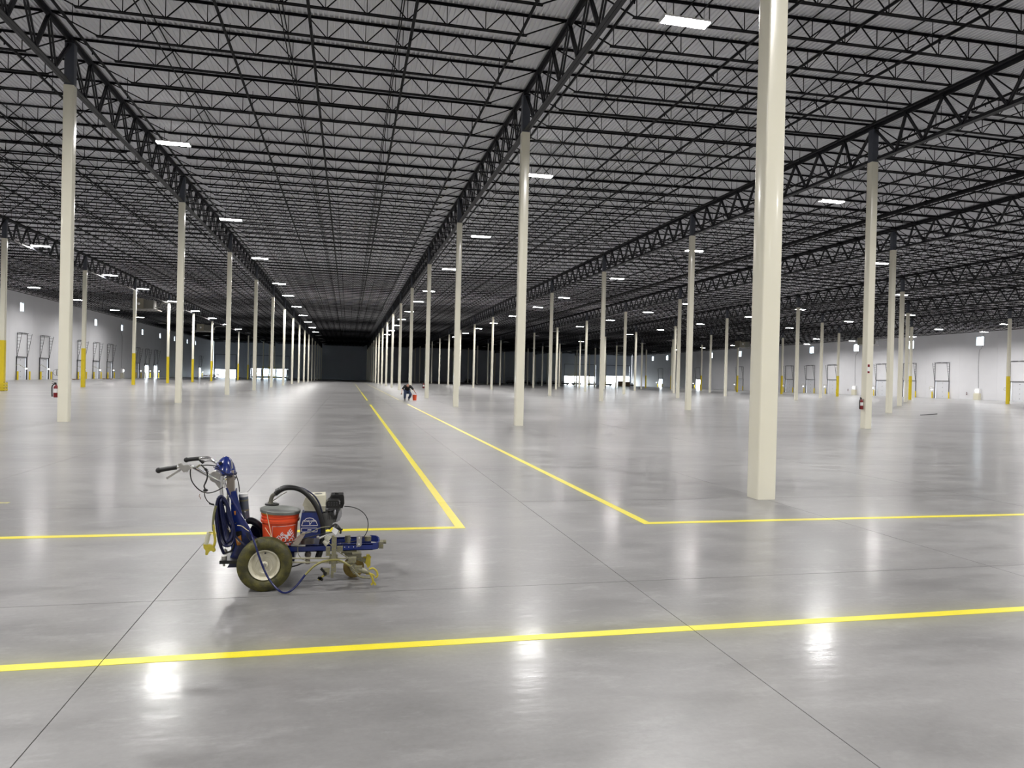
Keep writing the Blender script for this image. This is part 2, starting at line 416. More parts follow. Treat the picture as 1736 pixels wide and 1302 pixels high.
gb = MB()   # one girder span, along +y from 0 to SY
zt, zb = 1.33, 0.08
for s in (-1, 1):
    gb.bar((s*0.055,0,zt+0.065), (s*0.055,SY,zt+0.065), 0.10, 0.014); gb.bar((s*0.015,0,zt), (s*0.015,SY,zt), 0.012, 0.14)
    gb.bar((s*0.055,0.25,zb-0.06), (s*0.055,SY-0.25,zb-0.06), 0.10, 0.014); gb.bar((s*0.015,0.25,zb), (s*0.015,SY-0.25,zb), 0.012, 0.13)
pj = SY/9; bn_ = [0.72*pj]+[(k+0.5)*pj for k in range(1, 8)]+[8.28*pj]
for k, y in enumerate(bn_):
    for yt in (k*pj, (k+1)*pj):
        for s in (-1, 1): gb.bar((s*0.035, y, zb), (s*0.035, yt, zt), 0.045, 0.05, caps=False)
me_g = gb.mesh('girder', M_GIRD, sharp=0)
for i, x in enumerate(ROWS):
    for j in range(J0, J1):
        y = j*SY; inst('girder', me_g, (x, y, zr(x, y)), ceiling, (1,1,1), (-math.atan(0.00107), 0, 0))
# bridging angles
for b_ in range(9):
    x0, x1 = XE[b_], XE[b_+1]
    for f in (0.20, 0.455, 0.675):
        x = x0+(x1-x0)*f; b = MB()
        for dz in (-0.07, -0.55):
            b.bar((x, YF+0.5, zr(x, YF)+1.45+dz), (x, YB-0.3, zr(x, YB)+1.45+dz), 0.028, 0.028)
        b.build('bridging', M_STEEL, ceiling, sharp=0)
BAYN = ['bay along the left wall', 'bay left of the aisle bay', 'central aisle bay', 'first bay right of the aisle', 'second bay right of the aisle',
        'third bay right of the aisle', 'fourth bay right of the aisle', 'fifth bay right of the aisle', 'bay along the right wall']
for b_ in range(9):
    x0, x1 = XE[b_], XE[b_+1]
    for f, nm in ((0.095 if b_ == 1 else 0.06, 'leftmost'), (0.345, 'second'), (0.508, 'middle'), (0.696, 'fourth'), (0.898, 'rightmost')):
        x = x0+(x1-x0)*f; b = MB()
        b.tube([(x, YF+0.4, zr(x, YF)+0.80), (x, YB-0.2, zr(x, YB)+0.80)], 0.042, 6, smooth=False)
        for y in np.arange(-12.3, 60, SY/3): b.bar((x, y, zr(x, y)+0.82), (x, y, zr(x, y)+1.4), 0.015, 0.015, caps=False)
        for y in np.arange(-11.0, 60, 3.4): b.cyl((x, y, zr(x, y)+0.80), (x, y, zr(x, y)+0.70), 0.018, 6)
        tag(b.build('sprinkler_pipe', M_STEEL), 'black sprinkler pipe, %s of five in the %s' % (nm, BAYN[b_]), 'pipe')
b = MB(); x = 36.4
b.tube([(x, -10, 10.95), (x, 60, 10.85), (x, 120, 10.8)], 0.11, 10, smooth=False)
for y in np.arange(-8, 100, 7.45): b.cyl((x, y-0.06, 10.93), (x, y+0.06, 10.93), 0.135, 10)
tag(b.build('drain_pipe', M_STEEL), 'thick dark roof drain pipe running below the joists at the upper right', 'pipe')

# ------------------------------------------------------------------ walls
def wall_grid(cols, z0, z1, axis, c0, c1, openings, mater, parent, top=None):
    """one panel: spans cols[0]..cols[1] along the wall, with rectangular openings cut out as real holes"""
    a, b = cols; ops = [o for o in openings if o[0] > a-1e-6 and o[1] < b+1e-6]
    us = sorted({a, b}|{o[0] for o in ops}|{o[1] for o in ops}); vs = sorted({z0, z1}|{o[2] for o in ops}|{o[3] for o in ops})
    m = MB()
    for p, q in zip(us[:-1], us[1:]):
        for r, t in zip(vs[:-1], vs[1:]):
            if any(o[0]-1e-6 <= p and q <= o[1]+1e-6 and o[2]-1e-6 <= r and t <= o[3]+1e-6 for o in ops): continue
            if axis == 'y': m.box(c0, c1, p, q, r, t)
            else: m.box(p, q, c0, c1, r, t)
    return m.build('wall_panel', mater, parent, sharp=0)
def bounds(a, b, pitch, start, ops):
    v = [start]; 
    while v[-1]-pitch > a+2: v.append(v[-1]-pitch)
    v = sorted(v)
    while v[-1]+pitch < b-2: v.append(v[-1]+pitch)
    out = []
    for x in v:
        for o in ops:
            if o[0]-0.4 < x < o[1]+0.4: x = o[0]-0.6 if x-o[0] < o[1]-x else o[1]+0.6
        out.append(x)
    return [a]+sorted(set(out))+[b]
LD = [(78.4,0),(85.3,0),(99.0,0),(105.9,0),(112.8,0),(129.5,0),(136.3,1),(143.2,1),(164.0,1),(190.5,1)]
LW = [78.4, 92.0, 105.7, 119.5, 132.9, 146.8, 160.2, 174.0, 184.2]
RD = [(62.6,0),(76.7,0),(83.8,0),(90.5,0),(104.5,0),(111.6,0),(119.1,0),(139.8,0),(162.0,1),(187.0,1)]
RW = [55.6, 69.6, 83.8, 97.7, 111.5, 126.0, 140.3, 154.8, 182.8, 193.6]
def side_wall(name, xw, sgn, docks, wins, zwin, ww):
    ops = [(y-1.45, y+1.45, 0.0, 2.85) for y, _ in docks]+[(y-ww/2, y+ww/2, zwin[0], zwin[1]) for y in wins]
    c0, c1 = sorted((xw, xw-sgn*0.3))
    strip = MB(); bs = bounds(YF, YB, 6.9, 81.85 if sgn > 0 else 80.2, ops)
    for x in bs[1:-1]: strip.box(*(sorted((xw-sgn*0.04, xw-sgn*0.28))), x-0.006, x+0.006, 0, 11.6)
    w_ = struct(strip.build(name, M_TRACK if False else mat('panel_joint_sealant', (0.5,0.5,0.51), 0.8), sharp=0))
    for a, b in zip(bs[:-1], bs[1:]):
        wall_grid((a+0.006, b-0.006), 0.0, 11.6, 'y', c0, c1, ops, M_WALL, w_)
    return w_
wall_left = side_wall('wall_left', XL, 1, LD, LW, (8.62, 9.72), 1.05)
wall_right = side_wall('wall_right', XR, -1, RD, RW, (8.45, 9.82), 1.35)
bops = [(-31.6, -25.4, 0, 7.0), (-21.3, -9.8, 0.0, 7.0), (79.6, 91.0, 0, 7.0), (94.5, 103.3, 0, 7.0)]
strip = MB(); bs = [XL, -23.3, -8.0, 0.6, 9.2, 17.8, 26.4, 35.0, 43.6, 52.2, 60.8, 69.4, 78.0, 92.7, XR]
for x in bs[1:-1]: strip.box(x-0.02, x+0.02, YB+0.04, YB+0.28, 0, 12)
wall_back = struct(strip.build('wall_back', mat('panel_joint_sealant', (0,0,0)), sharp=0))
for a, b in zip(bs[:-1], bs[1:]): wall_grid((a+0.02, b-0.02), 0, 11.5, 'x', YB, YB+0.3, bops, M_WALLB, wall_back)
wall_front = struct(MB().box(XL-.3, XR+.3, YF-0.3, YF, 0, 11.8).build('wall_front', M_WALL, sharp=0))
struct(MB().add([(-400,-300,-0.05),(500,-300,-0.05),(500,700,-0.05),(-400,700,-0.05)], [(0,1,2,3)]).build('ground', M_GROUND, sharp=0))

# windows
wn = 0
for xw, sgn, wins, zz, ww in ((XL, 1, LW, (8.62, 9.72), 1.05), (XR, -1, RW, (8.45, 9.82), 1.35)):
    for y in wins:
        wn += 1; b = MB(); t = 0.03; X0, X1 = sorted((xw-sgn*0.10, xw-sgn*0.18))
        b.box(X0, X1, y-ww/2, y-ww/2+t, *zz); b.box(X0, X1, y+ww/2-t, y+ww/2, *zz)
        b.box(X0, X1, y-ww/2+t, y+ww/2-t, zz[0], zz[0]+t); b.box(X0, X1, y-ww/2+t, y+ww/2-t, zz[1]-t, zz[1])
        fr = struct(b.build('window_%d' % wn, M_ALU, sharp=0))
        MB().box(xw-sgn*0.15, xw-sgn*0.14, y-ww/2+t, y+ww/2-t, zz[0]+t, zz[1]-t).build('pane', gm, fr, sharp=0)
# dock doors
def notched(axis, u0, u1, face, back, za, zb, g=0.014):   # door section with a recessed joint along its top edge
    d = face+(back-face)*0.45; pl = [(face, za), (back, za), (back, zb), (d, zb), (d, zb-g), (face, zb-g)]
    m = MB(); n = len(pl)
    vs = [((p, u, z) if axis == 'y' else (u, p, z)) for u in (u0, u1) for p, z in pl]
    return m.add(vs, [tuple(range(n)), tuple(range(2*n-1, n-1, -1))]+[(i, i+n, (i+1) % n+n, (i+1) % n) for i in range(n)])
dn = 0
def dock_door(xw, sgn, y, is_open):
    global dn; dn += 1
    X = lambda d: xw+sgn*d
    def bx(m, d0, d1, ya, yb, za, zb): m.box(*sorted((X(d0), X(d1))), ya, yb, za, zb)
    b = MB()
    for s in (-1, 1): bx(b, 0.0, 0.06, y+s*1.45-0.025, y+s*1.45+0.025, 0, 2.9)
    bx(b, 0.0, 0.06, y-1.49, y+1.49, 2.86, 2.93)
    root = struct(b.build('door_%d' % dn, M_TRACK, sharp=0))
    if not is_open:
        for k in range(4):
            q = notched('y', y-1.41, y+1.41, X(-0.09), X(-0.14), k*0.715, (k+1)*0.715).build('door_section', M_LEAF, root, sharp=0)
            h = MB(); bx(h, -0.09, -0.05, y-0.05, y+0.05, 0.33+k*0.715, 0.40+k*0.715); h.build('hinge', M_TRACK, q, sharp=0)
    else:
        p = MB(); bx(p, -0.14, -0.09, y-1.40, y+1.40, 2.5, 2.85); p.build('door_section', M_LEAF, root, sharp=0)
    for s in (-1, 1):
        t = MB(); yy = y+s*1.47; t.bar((X(0.1), yy, 0.02), (X(0.1), yy, 5.85), 0.055, 0.055); t.bar((X(0.14), yy, 2.9), (X(0.62), yy, 5.85), 0.04, 0.04)
        for k in range(7):
            z = 3.25+k*0.40; t.bar((X(0.1), yy, z), (X(0.14+0.48*(z-2.9)/2.95), yy, z), 0.03, 0.03)
        t.build('track', M_TRACK, root, sharp=0)
        g = MB(); g.tube([(X(0.32), y+s*1.72, 0), (X(0.32), y+s*1.72, 1.08)], 0.10, 10, smooth=False); g.build('bollard', M_YEL, root)
    t = MB(); t.tube([(X(0.18), y-1.6, 5.9), (X(0.18), y+1.6, 5.9)], 0.03, 8, smooth=False)
    t.tube([(X(0.18), y-1.1, 5.9), (X(0.18), y-0.2, 5.9)], 0.05, 8, smooth=False); t.tube([(X(0.18), y+0.2, 5.9), (X(0.18), y+1.1, 5.9)], 0.05, 8, smooth=False)
    t.build('spring_shaft', M_TRACK, root)
    # dock light on a folding arm
    yl = y-sgn*0-1.62 if sgn > 0 else y+1.62; sd = -1 if sgn > 0 else 1
    t = MB(); t.tube([(X(0.05), yl, 1.75), (X(0.5), yl+sd*0.35, 1.95), (X(0.9), yl+sd*0.1, 1.6), (X(1.0), yl-sd*0.35, 1.50)], 0.022, 6, sub=3)
    arm = t.build('lamp_arm', mat('arm_olive', (0.35,0.33,0.18), 0.5), root)
    t = MB(); t.sph((X(1.0), yl-sd*0.55, 1.42), 0.14, 10, 6, (0.9, 1.1, 0.55)); t.build('lamp_head', M_DOCKL, arm)
for y, o in LD: dock_door(XL, 1, y, o)
for y, o in RD: dock_door(XR, -1, y, o)
# big overhead doors in the end wall
def big_door(x0, x1, zopen, wins=None, parts=6):
    global dn; dn += 1
    b = MB()
    for xa, xb in ((x0, x0+0.14), (x1-0.14, x1)): b.box(xa, xb, YB-0.05, YB+0.02, 0, 7.0)
    b.box(x0, x1, YB-0.05, YB+0.02, 6.9, 7.05)
    if zopen and not wins: b.box(x0, x1, YB-0.04, YB+0.06, zopen-0.12, zopen)
    r = struct(b.build('door_%d' % dn, mat('grey_door_trim', (0.12,0.13,0.15), 0.5), sharp=0))
    zs = np.linspace(zopen, 7.0, parts)
    for a, c in zip(zs[:-1], zs[1:]): notched('x', x0+0.13, x1-0.13, YB+0.08, YB+0.16, a, c, 0.03).build('door_section', M_WALLB, r, sharp=0)
    if wins:
        m = MB(); edges = [x0+0.15]+[e for wv in wins for e in wv]+[x1-0.15]
        for a, c in zip(edges[0::2], edges[1::2]): m.box(a, c, YB+0.08, YB+0.16, 0.6, zopen-0.01)
        m.box(x0+0.15, x1-0.15, YB+0.08, YB+0.16, 0.0, 0.59); m.build('mullion', M_WALLB, r, sharp=0)
        for a, c in wins: MB().box(a, c, YB+0.11, YB+0.12, 0.6, zopen-0.01).build('pane', gm, r, sharp=0)
    return r
big_door(-31.6, -25.4, 2.45); big_door(-21.3, -9.8, 2.85, [(-20.7,-18.2), (-17.5,-15.9), (-15.6,-14.0), (-13.5,-10.7)])
d3 = big_door(79.6, 91.0, 3.05); d4 = big_door(94.5, 103.3, 3.4)
for k in range(6): MB().box(95.4+k*1.25, 96.2+k*1.25, YB+0.05, YB+0.09, 2.75, 3.0).build('door_light', M_BPLAS, d4, sharp=0)

# ------------------------------------------------------------------ columns
def octo(wd, z0, z1, bev=0.022):
    h = wd/2; p = []
    for (sx, sy) in ((-1,-1),(1,-1),(1,1),(-1,1)):
        cx, cy = sx*(h-bev), sy*(h-bev); a0 = math.atan2(sy, sx)
        for da in (-1, -0.33, 0.33, 1):
            a = a0+da*math.pi/4; p.append((cx+bev*math.cos(a), cy+bev*math.sin(a)))
    n = len(p); m = MB(); m.v = [(x, y, z0) for x, y in p]+[(x, y, z1) for x, y in p]
    m.f = [tuple(range(n))[::-1], tuple(range(n, 2*n))]+[(i, (i+1) % n, (i+1) % n+n, i+n) for i in range(n)]
    return m
WC = 0.285
me_cap = octo(WC-0.02, 0.0, 1.24).mesh('cap', M_CAP)
me_shoe = MB().box(-0.12, 0.12, -0.16, 0.16, 1.24, 1.30).mesh('seat_plate', M_GIRD)
YEL = {0: 3.34, 7: 3.2}
for i, x in enumerate(ROWS):
    z0 = YEL.get(i, 0.0)
    me_s = octo(WC, z0, HROW[i]).mesh('shaft', M_CREAM)
    me_y = octo(WC+0.012, 0.0, z0, 0.025).mesh('yellow_sleeve', M_YEL) if z0 else None
    js_ = [j for j in range(-1, J1+1)]
    n = 0
    for j in js_:
        y = j*SY
        if y > YB-1: continue
        q = np.array([x-CX, y-CY]); fw = q @ FWD[:2]; rt = q @ RGT[:2]
        if fw < 1 or abs(rt)/fw > 0.735: continue
        if i == 2 and j == -1: lab = 'large cream square steel column in the right foreground, nearest to the camera'
        else:
            n += 1
            lab = '%s cream column in the %s%s' % (ORD[n-1], ROWNAME[i], ', past the big one' if i == 2 else '')
        r = thing('steel_column', lab, 'column', (x, y, 0), ROWNAME[i].replace('row', 'columns, row', 1) if False else 'roof columns')
        k = zr(x, y)/HROW[i]
        inst('shaft', me_s, (0,0,0), r, (1,1,k) if not z0 else (1,1,1))
        if me_y: inst('yellow_sleeve', me_y, (0,0,0), r, label='yellow painted lower part')
        cp = inst('cap', me_cap, (0,0,zr(x, y)), r, label='dark slate upper section'); inst('seat_plate', me_shoe, (0,0,0), cp)

# ------------------------------------------------------------------ high bay lights
def lamp_meshes():
    h = MB(); h.box(-0.60, 0.60, -0.17, 0.17, 0.03, 0.075); h.box(-0.2, 0.2, -0.06, 0.06, 0.075, 0.13)
    for s in (-1, 1): h.box(s*0.60-0.012, s*0.60+0.012, -0.17, 0.17, -0.005, 0.075)
    h.box(-0.6, 0.6, -0.012, 0.012, -0.004, 0.03)
    l = MB()
    for s in (-1, 1): l.add([(-0.585, s*0.09-0.07, 0.0), (0.585, s*0.09-0.07, 0.0), (0.585, s*0.09+0.07, 0.0), (-0.585, s*0.09+0.07, 0.0),
                             (-0.585, s*0.09-0.07, 0.029), (0.585, s*0.09-0.07, 0.029), (0.585, s*0.09+0.07, 0.029), (-0.585, s*0.09+0.07, 0.029)],
                            [(0,3,2,1), (0,1,5,4), (2,3,7,6)])
    wv = MB(); wv.bar((0,0,0.07), (0,0,0.75), 0.008, 0.008, caps=False)
    return h.mesh('housing', M_HOUS, sharp=0), l, wv.mesh('hanger', M_STEEL, sharp=0)
LAMP_D = bpy.data.lights.new('led_light', 'AREA'); LAMP_D.shape = 'RECTANGLE'; LAMP_D.size = 1.15; LAMP_D.size_y = 0.3
LAMP_D.energy = LAMP_W; LAMP_D.spread = LAMP_SPREAD; LAMP_D.color = (1.0, 0.98, 0.965)
hm, lm, hg = lamp_meshes(); lm_on = lm.mesh('lens', M_LAMP, sharp=0); lm_off = lm.mesh('lens', M_LAMPOFF, sharp=0)
LY = [-49.5,-35.5,-21.7,-7.8,6.0,19.9,33.9,49.4,60.2,73.5,87.4,100.8,115.1,129.2,143,157,171,185,199]
LXR = [(-25.2, 'by the left wall', 112, 10.3), (-13.4, 'over the left yellow-footed columns', 135, 10.3), (1.5, 'beside the columns left of the aisle', 135, 10.3), (16.0, 'beside the first columns right of the aisle', 135, 10.3),
       (30.3, 'beside the second columns right of the aisle', 135, 10.3), (44.5, 'beside the third columns right of the aisle', 95, 10.3), (58.5, 'beside the fourth columns right of the aisle', 135, 10.3),
       (73.2, 'beside the fifth columns right of the aisle', 80, 10.3), (91.3, 'right of the right yellow-footed columns', 155, 10.2), (96.8, 'closest to the right wall', 115, 9.9)]
for ri, (x, nm, ylit, z) in enumerate(LXR):
    n = [0, 0]; no = -1
    ys = LY
    if ri == 0: ys = [-49.5,-35.5,-21.7,-7.8,6.0,20,35.5,49.9,64.0,77.3,91.7,105,119,133,147,161,175,189,203]
    if ri == 8: ys = [-46,-33,-20,-6.5,7,21,39,53.6,64.3,78.5,92.3,106.5,121.6,135.6,150.3,164,178,192]
    if ri == 9: ys = [-20,6,34,48,62,75.4,89.8,103,117,131,145,159,173,187]
    for y in ys:
        lit = y < ylit
        q = np.array([x-CX, y-CY]); fw = q @ FWD[:2]; rt = q @ RGT[:2]; vis = fw > 1 and abs(rt)/fw < 0.72 and 8.7/fw*F_PX < 650
        if not vis and (not lit or y < -40 and (ri > 6)): continue
        if vis: n[lit] += 1; lab = '%s %s strip light in the line %s' % (ORD[n[lit]-1], 'glowing' if lit else 'unlit', nm)
        else: no += 1; lab = 'glowing strip light %s, %s before the view begins' % (nm, ['first','second','third','fourth','fifth','sixth','seventh','eighth','ninth','tenth'][no])
        r = thing('high_bay_light', lab, 'ceiling light', (x, y, z-0.001*max(y, 0)), 'high bay lights' if vis else 'lights out of view')
        inst('housing', hm, (0,0,0), r); inst('lens', lm_on if lit else lm_off, (0,0,0), r); [inst('hanger', hg, (dx,0,0), r) for dx in (-0.5, 0.5)]
        if lit: lo = bpy.data.objects.new('led_light', LAMP_D); C.objects.link(lo); lo.parent = r; lo.location = (0, 0, -0.012)
#MARK_OBJECTS
# ------------------------------------------------------------------ the line striping machine (positions measured from the photograph, real sizes)
YN, YM, YFAR = -18.46, -18.20, -17.94       # near wheel, centre line, far side
def P(x, y, Y): return atY(240+x/3.945, 750+y/3.945, Y)
def PT(lst, Y=None): return [P(a[0], a[1], a[2] if len(a) > 2 else Y) for a in lst]
MX = P(900, 830, YM).x
mach = thing('line_striping_machine', 'blue walk-behind line striping machine with yellow-stained tyres on the concrete floor', 'machine', (MX, YM, 0))
def part(m, name, mt, parent=None, **kw): return m.build(name, mt, parent or mach, **kw)
def wheel(cy, name='wheel'):
    c = Vector((P(825, 830, YN).x, cy, 0.194)); m = MB()
    pr = [(-0.042,0.110),(-0.056,0.122),(-0.064,0.145),(-0.062,0.168),(-0.054,0.180),(-0.050,0.184),(-0.046,0.190)]
    for k in range(7):
        t = -0.040+k*0.0133; pr += [(t-0.004,0.1925),(t,0.1925),(t+0.001,0.188),(t+0.004,0.188)] if k < 6 else [(t,0.1925)]
    pr += [(0.046,0.190),(0.050,0.184),(0.054,0.180),(0.062,0.168),(0.064,0.145),(0.056,0.122),(0.042,0.110)]
    m.lathe(c, (0,1,0), pr, 56); t = m.build(name, M_TIRE, mach, sharp=50)
    m = MB(); m.lathe(c, (0,1,0), [(0.05,0.112),(-0.050,0.112),(-0.056,0.107),(-0.052,0.103),(-0.030,0.096),(-0.026,0.088),(-0.030,0.080),(-0.034,0.060),(-0.028,0.056),(-0.026,0.030),(-0.036,0.027),(-0.040,0.018),(-0.044,0.016),(-0.044,0.0005)], 44)
    m.build('rim', M_RIM, t, sharp=40)
    m = MB(); m.lathe(c, (0,1,0), [(-0.043,0.014),(-0.052,0.013),(-0.053,0.0005)], 16); m.build('axle_cap', M_ALU, t)
    m = MB(); m.tube([c+Vector((0.002,-0.03,0.083)), c+Vector((0.008,-0.062,0.092))], 0.006, 8, smooth=False); m.build('valve', M_BPLAS, t)
    return t
wheel(YN); wheel(YFAR)
wx = P(825, 830, YN).x
part(MB().cyl((wx, YN+0.06, 0.194), (wx, YFAR-0.06, 0.194), 0.016, 12), 'axle', M_ALU)
# caster
cx = P(1418, 845, YM).x; m = MB(); c = Vector((cx, YM, 0.083))
m.lathe(c, (0,1,0), [(-0.022,0.030),(-0.024,0.070),(-0.018,0.081),(0.018,0.081),(0.024,0.070),(0.022,0.030)], 36); cw = part(m, 'caster_wheel', mat('caster_ochre', (0.20,0.14,0.03), 0.6, 0, 0.3, 30), sharp=50)
m = MB(); m.lathe(c, (0,1,0), [(-0.020,0.032),(-0.028,0.020),(-0.028,0.001)], 20); m.build('caster_hub', M_TAUPE, cw)
m = MB()
for s in (-1, 1): m.bar((cx, YM+s*0.036, 0.075), (cx-0.05, YM+s*0.036, 0.205), 0.012, 0.05)
m.box(cx-0.10, cx+0.02, YM-0.045, YM+0.045, 0.20, 0.222); m.cyl((cx-0.05, YM, 0.20), (cx-0.05, YM, 0.33), 0.022, 14); part(m, 'caster_fork', M_TAUPE, kind='stuff') if False else part(m, 'caster_fork', M_TAUPE)
# frame rails
def rail(y0, Y, xa, xb, h, name='frame_rail'):
    a = P(xa, y0, Y); b = P(xb, y0, Y); m = MB(); z = a.z
    m.box(a.x, b.x, Y-0.004, Y+0.004, z-h/2, z+h/2); m.box(a.x, b.x, Y-0.004, Y+0.03, z+h/2-0.006, z+h/2); m.box(a.x, b.x, Y-0.004, Y+0.03, z-h/2, z-h/2+0.006)
    r = part(m, name, M_BLUE, sharp=0); return a, b, z, r
a1, b1, z1, r1 = rail(722, -18.36, 690, 1545, 0.048); a2, b2, z2, r2 = rail(660, -18.06, 1230, 1535, 0.048)
for xx in (1358, 1385, 1418, 1440):  # pale discs imitate the bright floor showing through the rail holes
    p = P(xx, 718, -18.365); part(MB().cyl((p.x, -18.3655, z1+0.004), (p.x, -18.36, z1+0.004), 0.0032, 8), 'rail_hole_disc', M_SIGN, r1)
for xx in (1361, 1384, 1397):
    p = P(xx, 657, -18.065); part(MB().cyl((p.x, -18.0655, z1+0.002), (p.x, -18.06, z1+0.002), 0.0035, 8), 'rail_hole_disc', M_SIGN, r2)
m = MB(); xe = b1.x; pts = [(xe-0.01,-18.355),(xe+0.035,-18.33),(xe+0.052,-18.27),(xe+0.052,-18.14),(xe+0.035,-18.08),(xe-0.01,-18.055)]
for (pa, pb) in zip(pts[:-1], pts[1:]): m.bar((pa[0],pa[1],z1), (pb[0],pb[1],z1), 0.010, 0.05)
part(m, 'front_crossmember', M_BLUE)
m = MB(); m.box(xe+0.05, xe+0.085, -18.30, -18.22, z1-0.03, z1+0.02); m.cyl((xe+0.06,-18.2,z1), (xe+0.11,-18.2,z1), 0.016, 10); m.cyl((xe-0.03,-18.14,z1+0.0), (xe-0.03,-18.14,z1+0.035), 0.026, 16)
part(m, 'front_bracket', M_TAUPE)
zd = z1+0.03
m = MB(); m.box(wx-0.10, a2.x+0.02, -18.352, -18.06, z1-0.006, z1+0.010); part(m, 'deck_plate', M_BLUED, sharp=0)
m = MB(); m.box(wx-0.16, wx+0.20, -18.35, -18.05, z1-0.10, z1-0.01); m.prism([(wx-0.28, z1-0.13), (wx-0.02, z1-0.13), (wx-0.02, z1+0.05), (wx-0.14, z1+0.13)], -18.34, -18.33); m.prism([(wx-0.28, z1-0.13), (wx-0.02, z1-0.13), (wx-0.02, z1+0.05), (wx-0.14, z1+0.13)], -18.07, -18.06)
part(m, 'rear_chassis', M_BLUED, sharp=0)
m = MB(); q = P(530, 788, -18.34); q2 = P(650, 788, -18.34); m.box(q.x, q2.x+0.1, -18.40, -18.10, q.z-0.014, q.z+0.010); part(m, 'rear_tow_plate', M_BPLAS, sharp=0)
m = MB(); p = P(552, 800, -18.36); m.cyl((p.x,-18.36,p.z-0.03), (p.x,-18.36,p.z+0.03), 0.009, 10); m.cyl((p.x,-18.36,p.z+0.02), (p.x,-18.36,p.z+0.045), 0.020, 14); m.sph((p.x,-18.36,P(0,745,-18.36).z), 0.020, 12, 8); part(m, 'swivel_fitting', M_ALU)
# mast
m = MB()
m.tube(PT([(590,185,YM),(592,280,YM),(596,345,YM)]), 0.024, 8, smooth=False)
p0, p1 = P(592, 188, YM-0.05), P(596, 352, YM-0.05); m.bar((p0.x, YM-0.03, p0.z), (p1.x, YM-0.03, p1.z), 0.052, 0.05, up=(0,1,0)); part(m, 'mast', M_TAN)
m = MB(); m.tube(PT([(535,225,-18.33),(532,300,-18.33),(540,380,-18.33),(545,420,-18.33)]), 0.013, 10); part(m, 'chrome_tube', M_CHROME)
m = MB(); m.tube(PT([(562,300,-18.36),(552,262,-18.36),(566,238,-18.36)]), 0.011, 10); part(m, 'hose_elbow', M_CHROME)
m = MB(); m.tube(PT([(575,360,-18.33),(580,430,-18.33),(583,520,-18.33)]), [0.012,0.009,0.007], 8); part(m, 'spring_strut', M_CHROME)
# blue side panels
def poly(pts, Y): return [(P(x, y, Y).x, P(x, y, Y).z) for x, y in pts]
Yp = -18.30
pp = poly([(598,330),(632,322),(652,400),(682,505),(735,600),(752,700),(690,770),(590,770),(640,690),(612,560)], Yp)
pp2 = poly([(598,330),(622,322),(632,400),(655,505),(705,600),(740,690),(690,760),(600,760)], -18.1)
m = MB(); m.prism(pp, Yp-0.004, Yp+0.004); part(m, 'side_panel', M_BLUE, sharp=0)
m = MB(); m.prism(pp2, -18.104, -18.096); part(m, 'side_panel', M_BLUE, sharp=0)
m = MB(); e0, e1 = P(600,330,Yp), P(625,690,Yp); m.bar((e0.x+0.01,YM,e0.z), (e1.x+0.01,YM,e1.z), 0.2, 0.006, up=(1,0,0)); part(m, 'back_panel', M_BLUED, sharp=0)
m = MB(); m.prism(poly([(622,598),(668,592),(676,688),(636,692)], Yp-0.008), Yp-0.010, Yp-0.005); lb = part(m, 'warning_label', M_BPLAS, sharp=0)
m = MB(); m.prism(poly([(628,640),(664,620),(672,684),(640,688)], Yp-0.011), Yp-0.0125, Yp-0.0105); part(m, 'label_field', M_ORG2, lb, sharp=0)
m = MB(); m.prism(poly([(618,460),(630,458),(630,484),(622,486)], Yp-0.006), Yp-0.007, Yp-0.0045); part(m, 'orange_sticker', M_ORG2, sharp=0)
for (x, y) in ((632,538),(694,462),(606,410)):
    p = P(x, y, Yp-0.006); part(MB().cyl((p.x,Yp-0.012,p.z), (p.x,Yp-0.003,p.z), 0.006, 8), 'panel_bolt', M_CHROME)
# blue cowl at the top of the mast
m = MB(); c = P(550, 192, YM); R0 = 0.083
prof = [(0.0,0.079),(0.025,0.074),(0.06,0.059),(0.09,0.040),(0.108,0.020),(0.114,0.003)]
for k, (h, r) in enumerate(prof):
    pass
m.lathe((c.x+0.008, YM, c.z), (0.06,0,1), [(-0.012,0.079),(-0.012,0.086)]+prof, 28)
cw_ = part(m, 'cowl', M_BLUE, sharp=50)
m = MB(); m.lathe((c.x+0.008, YM, c.z-0.012), (0,0,1), [(-0.012,0.0),(-0.012,0.088),(0.004,0.088),(0.004,0.080)], 28); m.build('cowl_rim', M_BLUED, cw_)
q = P(525, 140, YM-0.07); part(MB().cyl((q.x, YM-0.075, q.z), (q.x+0.002, YM-0.05, q.z), 0.012, 12), 'cowl_knob', M_BPLAS, cw_)
m = MB(); m.prism(poly([(598,120),(606,128),(612,172),(604,178),(600,150)], YM-0.062), YM-0.066, YM-0.060); part(m, 'cowl_slot', M_ALU, cw_, sharp=0)
# control head / gusset
m = MB(); m.lathe((P(500,225,-18.27).x, -18.31, P(500,225,-18.27).z), (0,1,0), [(-0.012,0.0),(-0.012,0.040),(0.02,0.046),(0.16,0.046)], 22); part(m, 'control_head', M_ALU)
m = MB(); m.prism(poly([(448,208),(540,225),(545,300),(522,312)], -18.33), -18.335, -18.328); part(m, 'gusset', M_ALU, sharp=0)
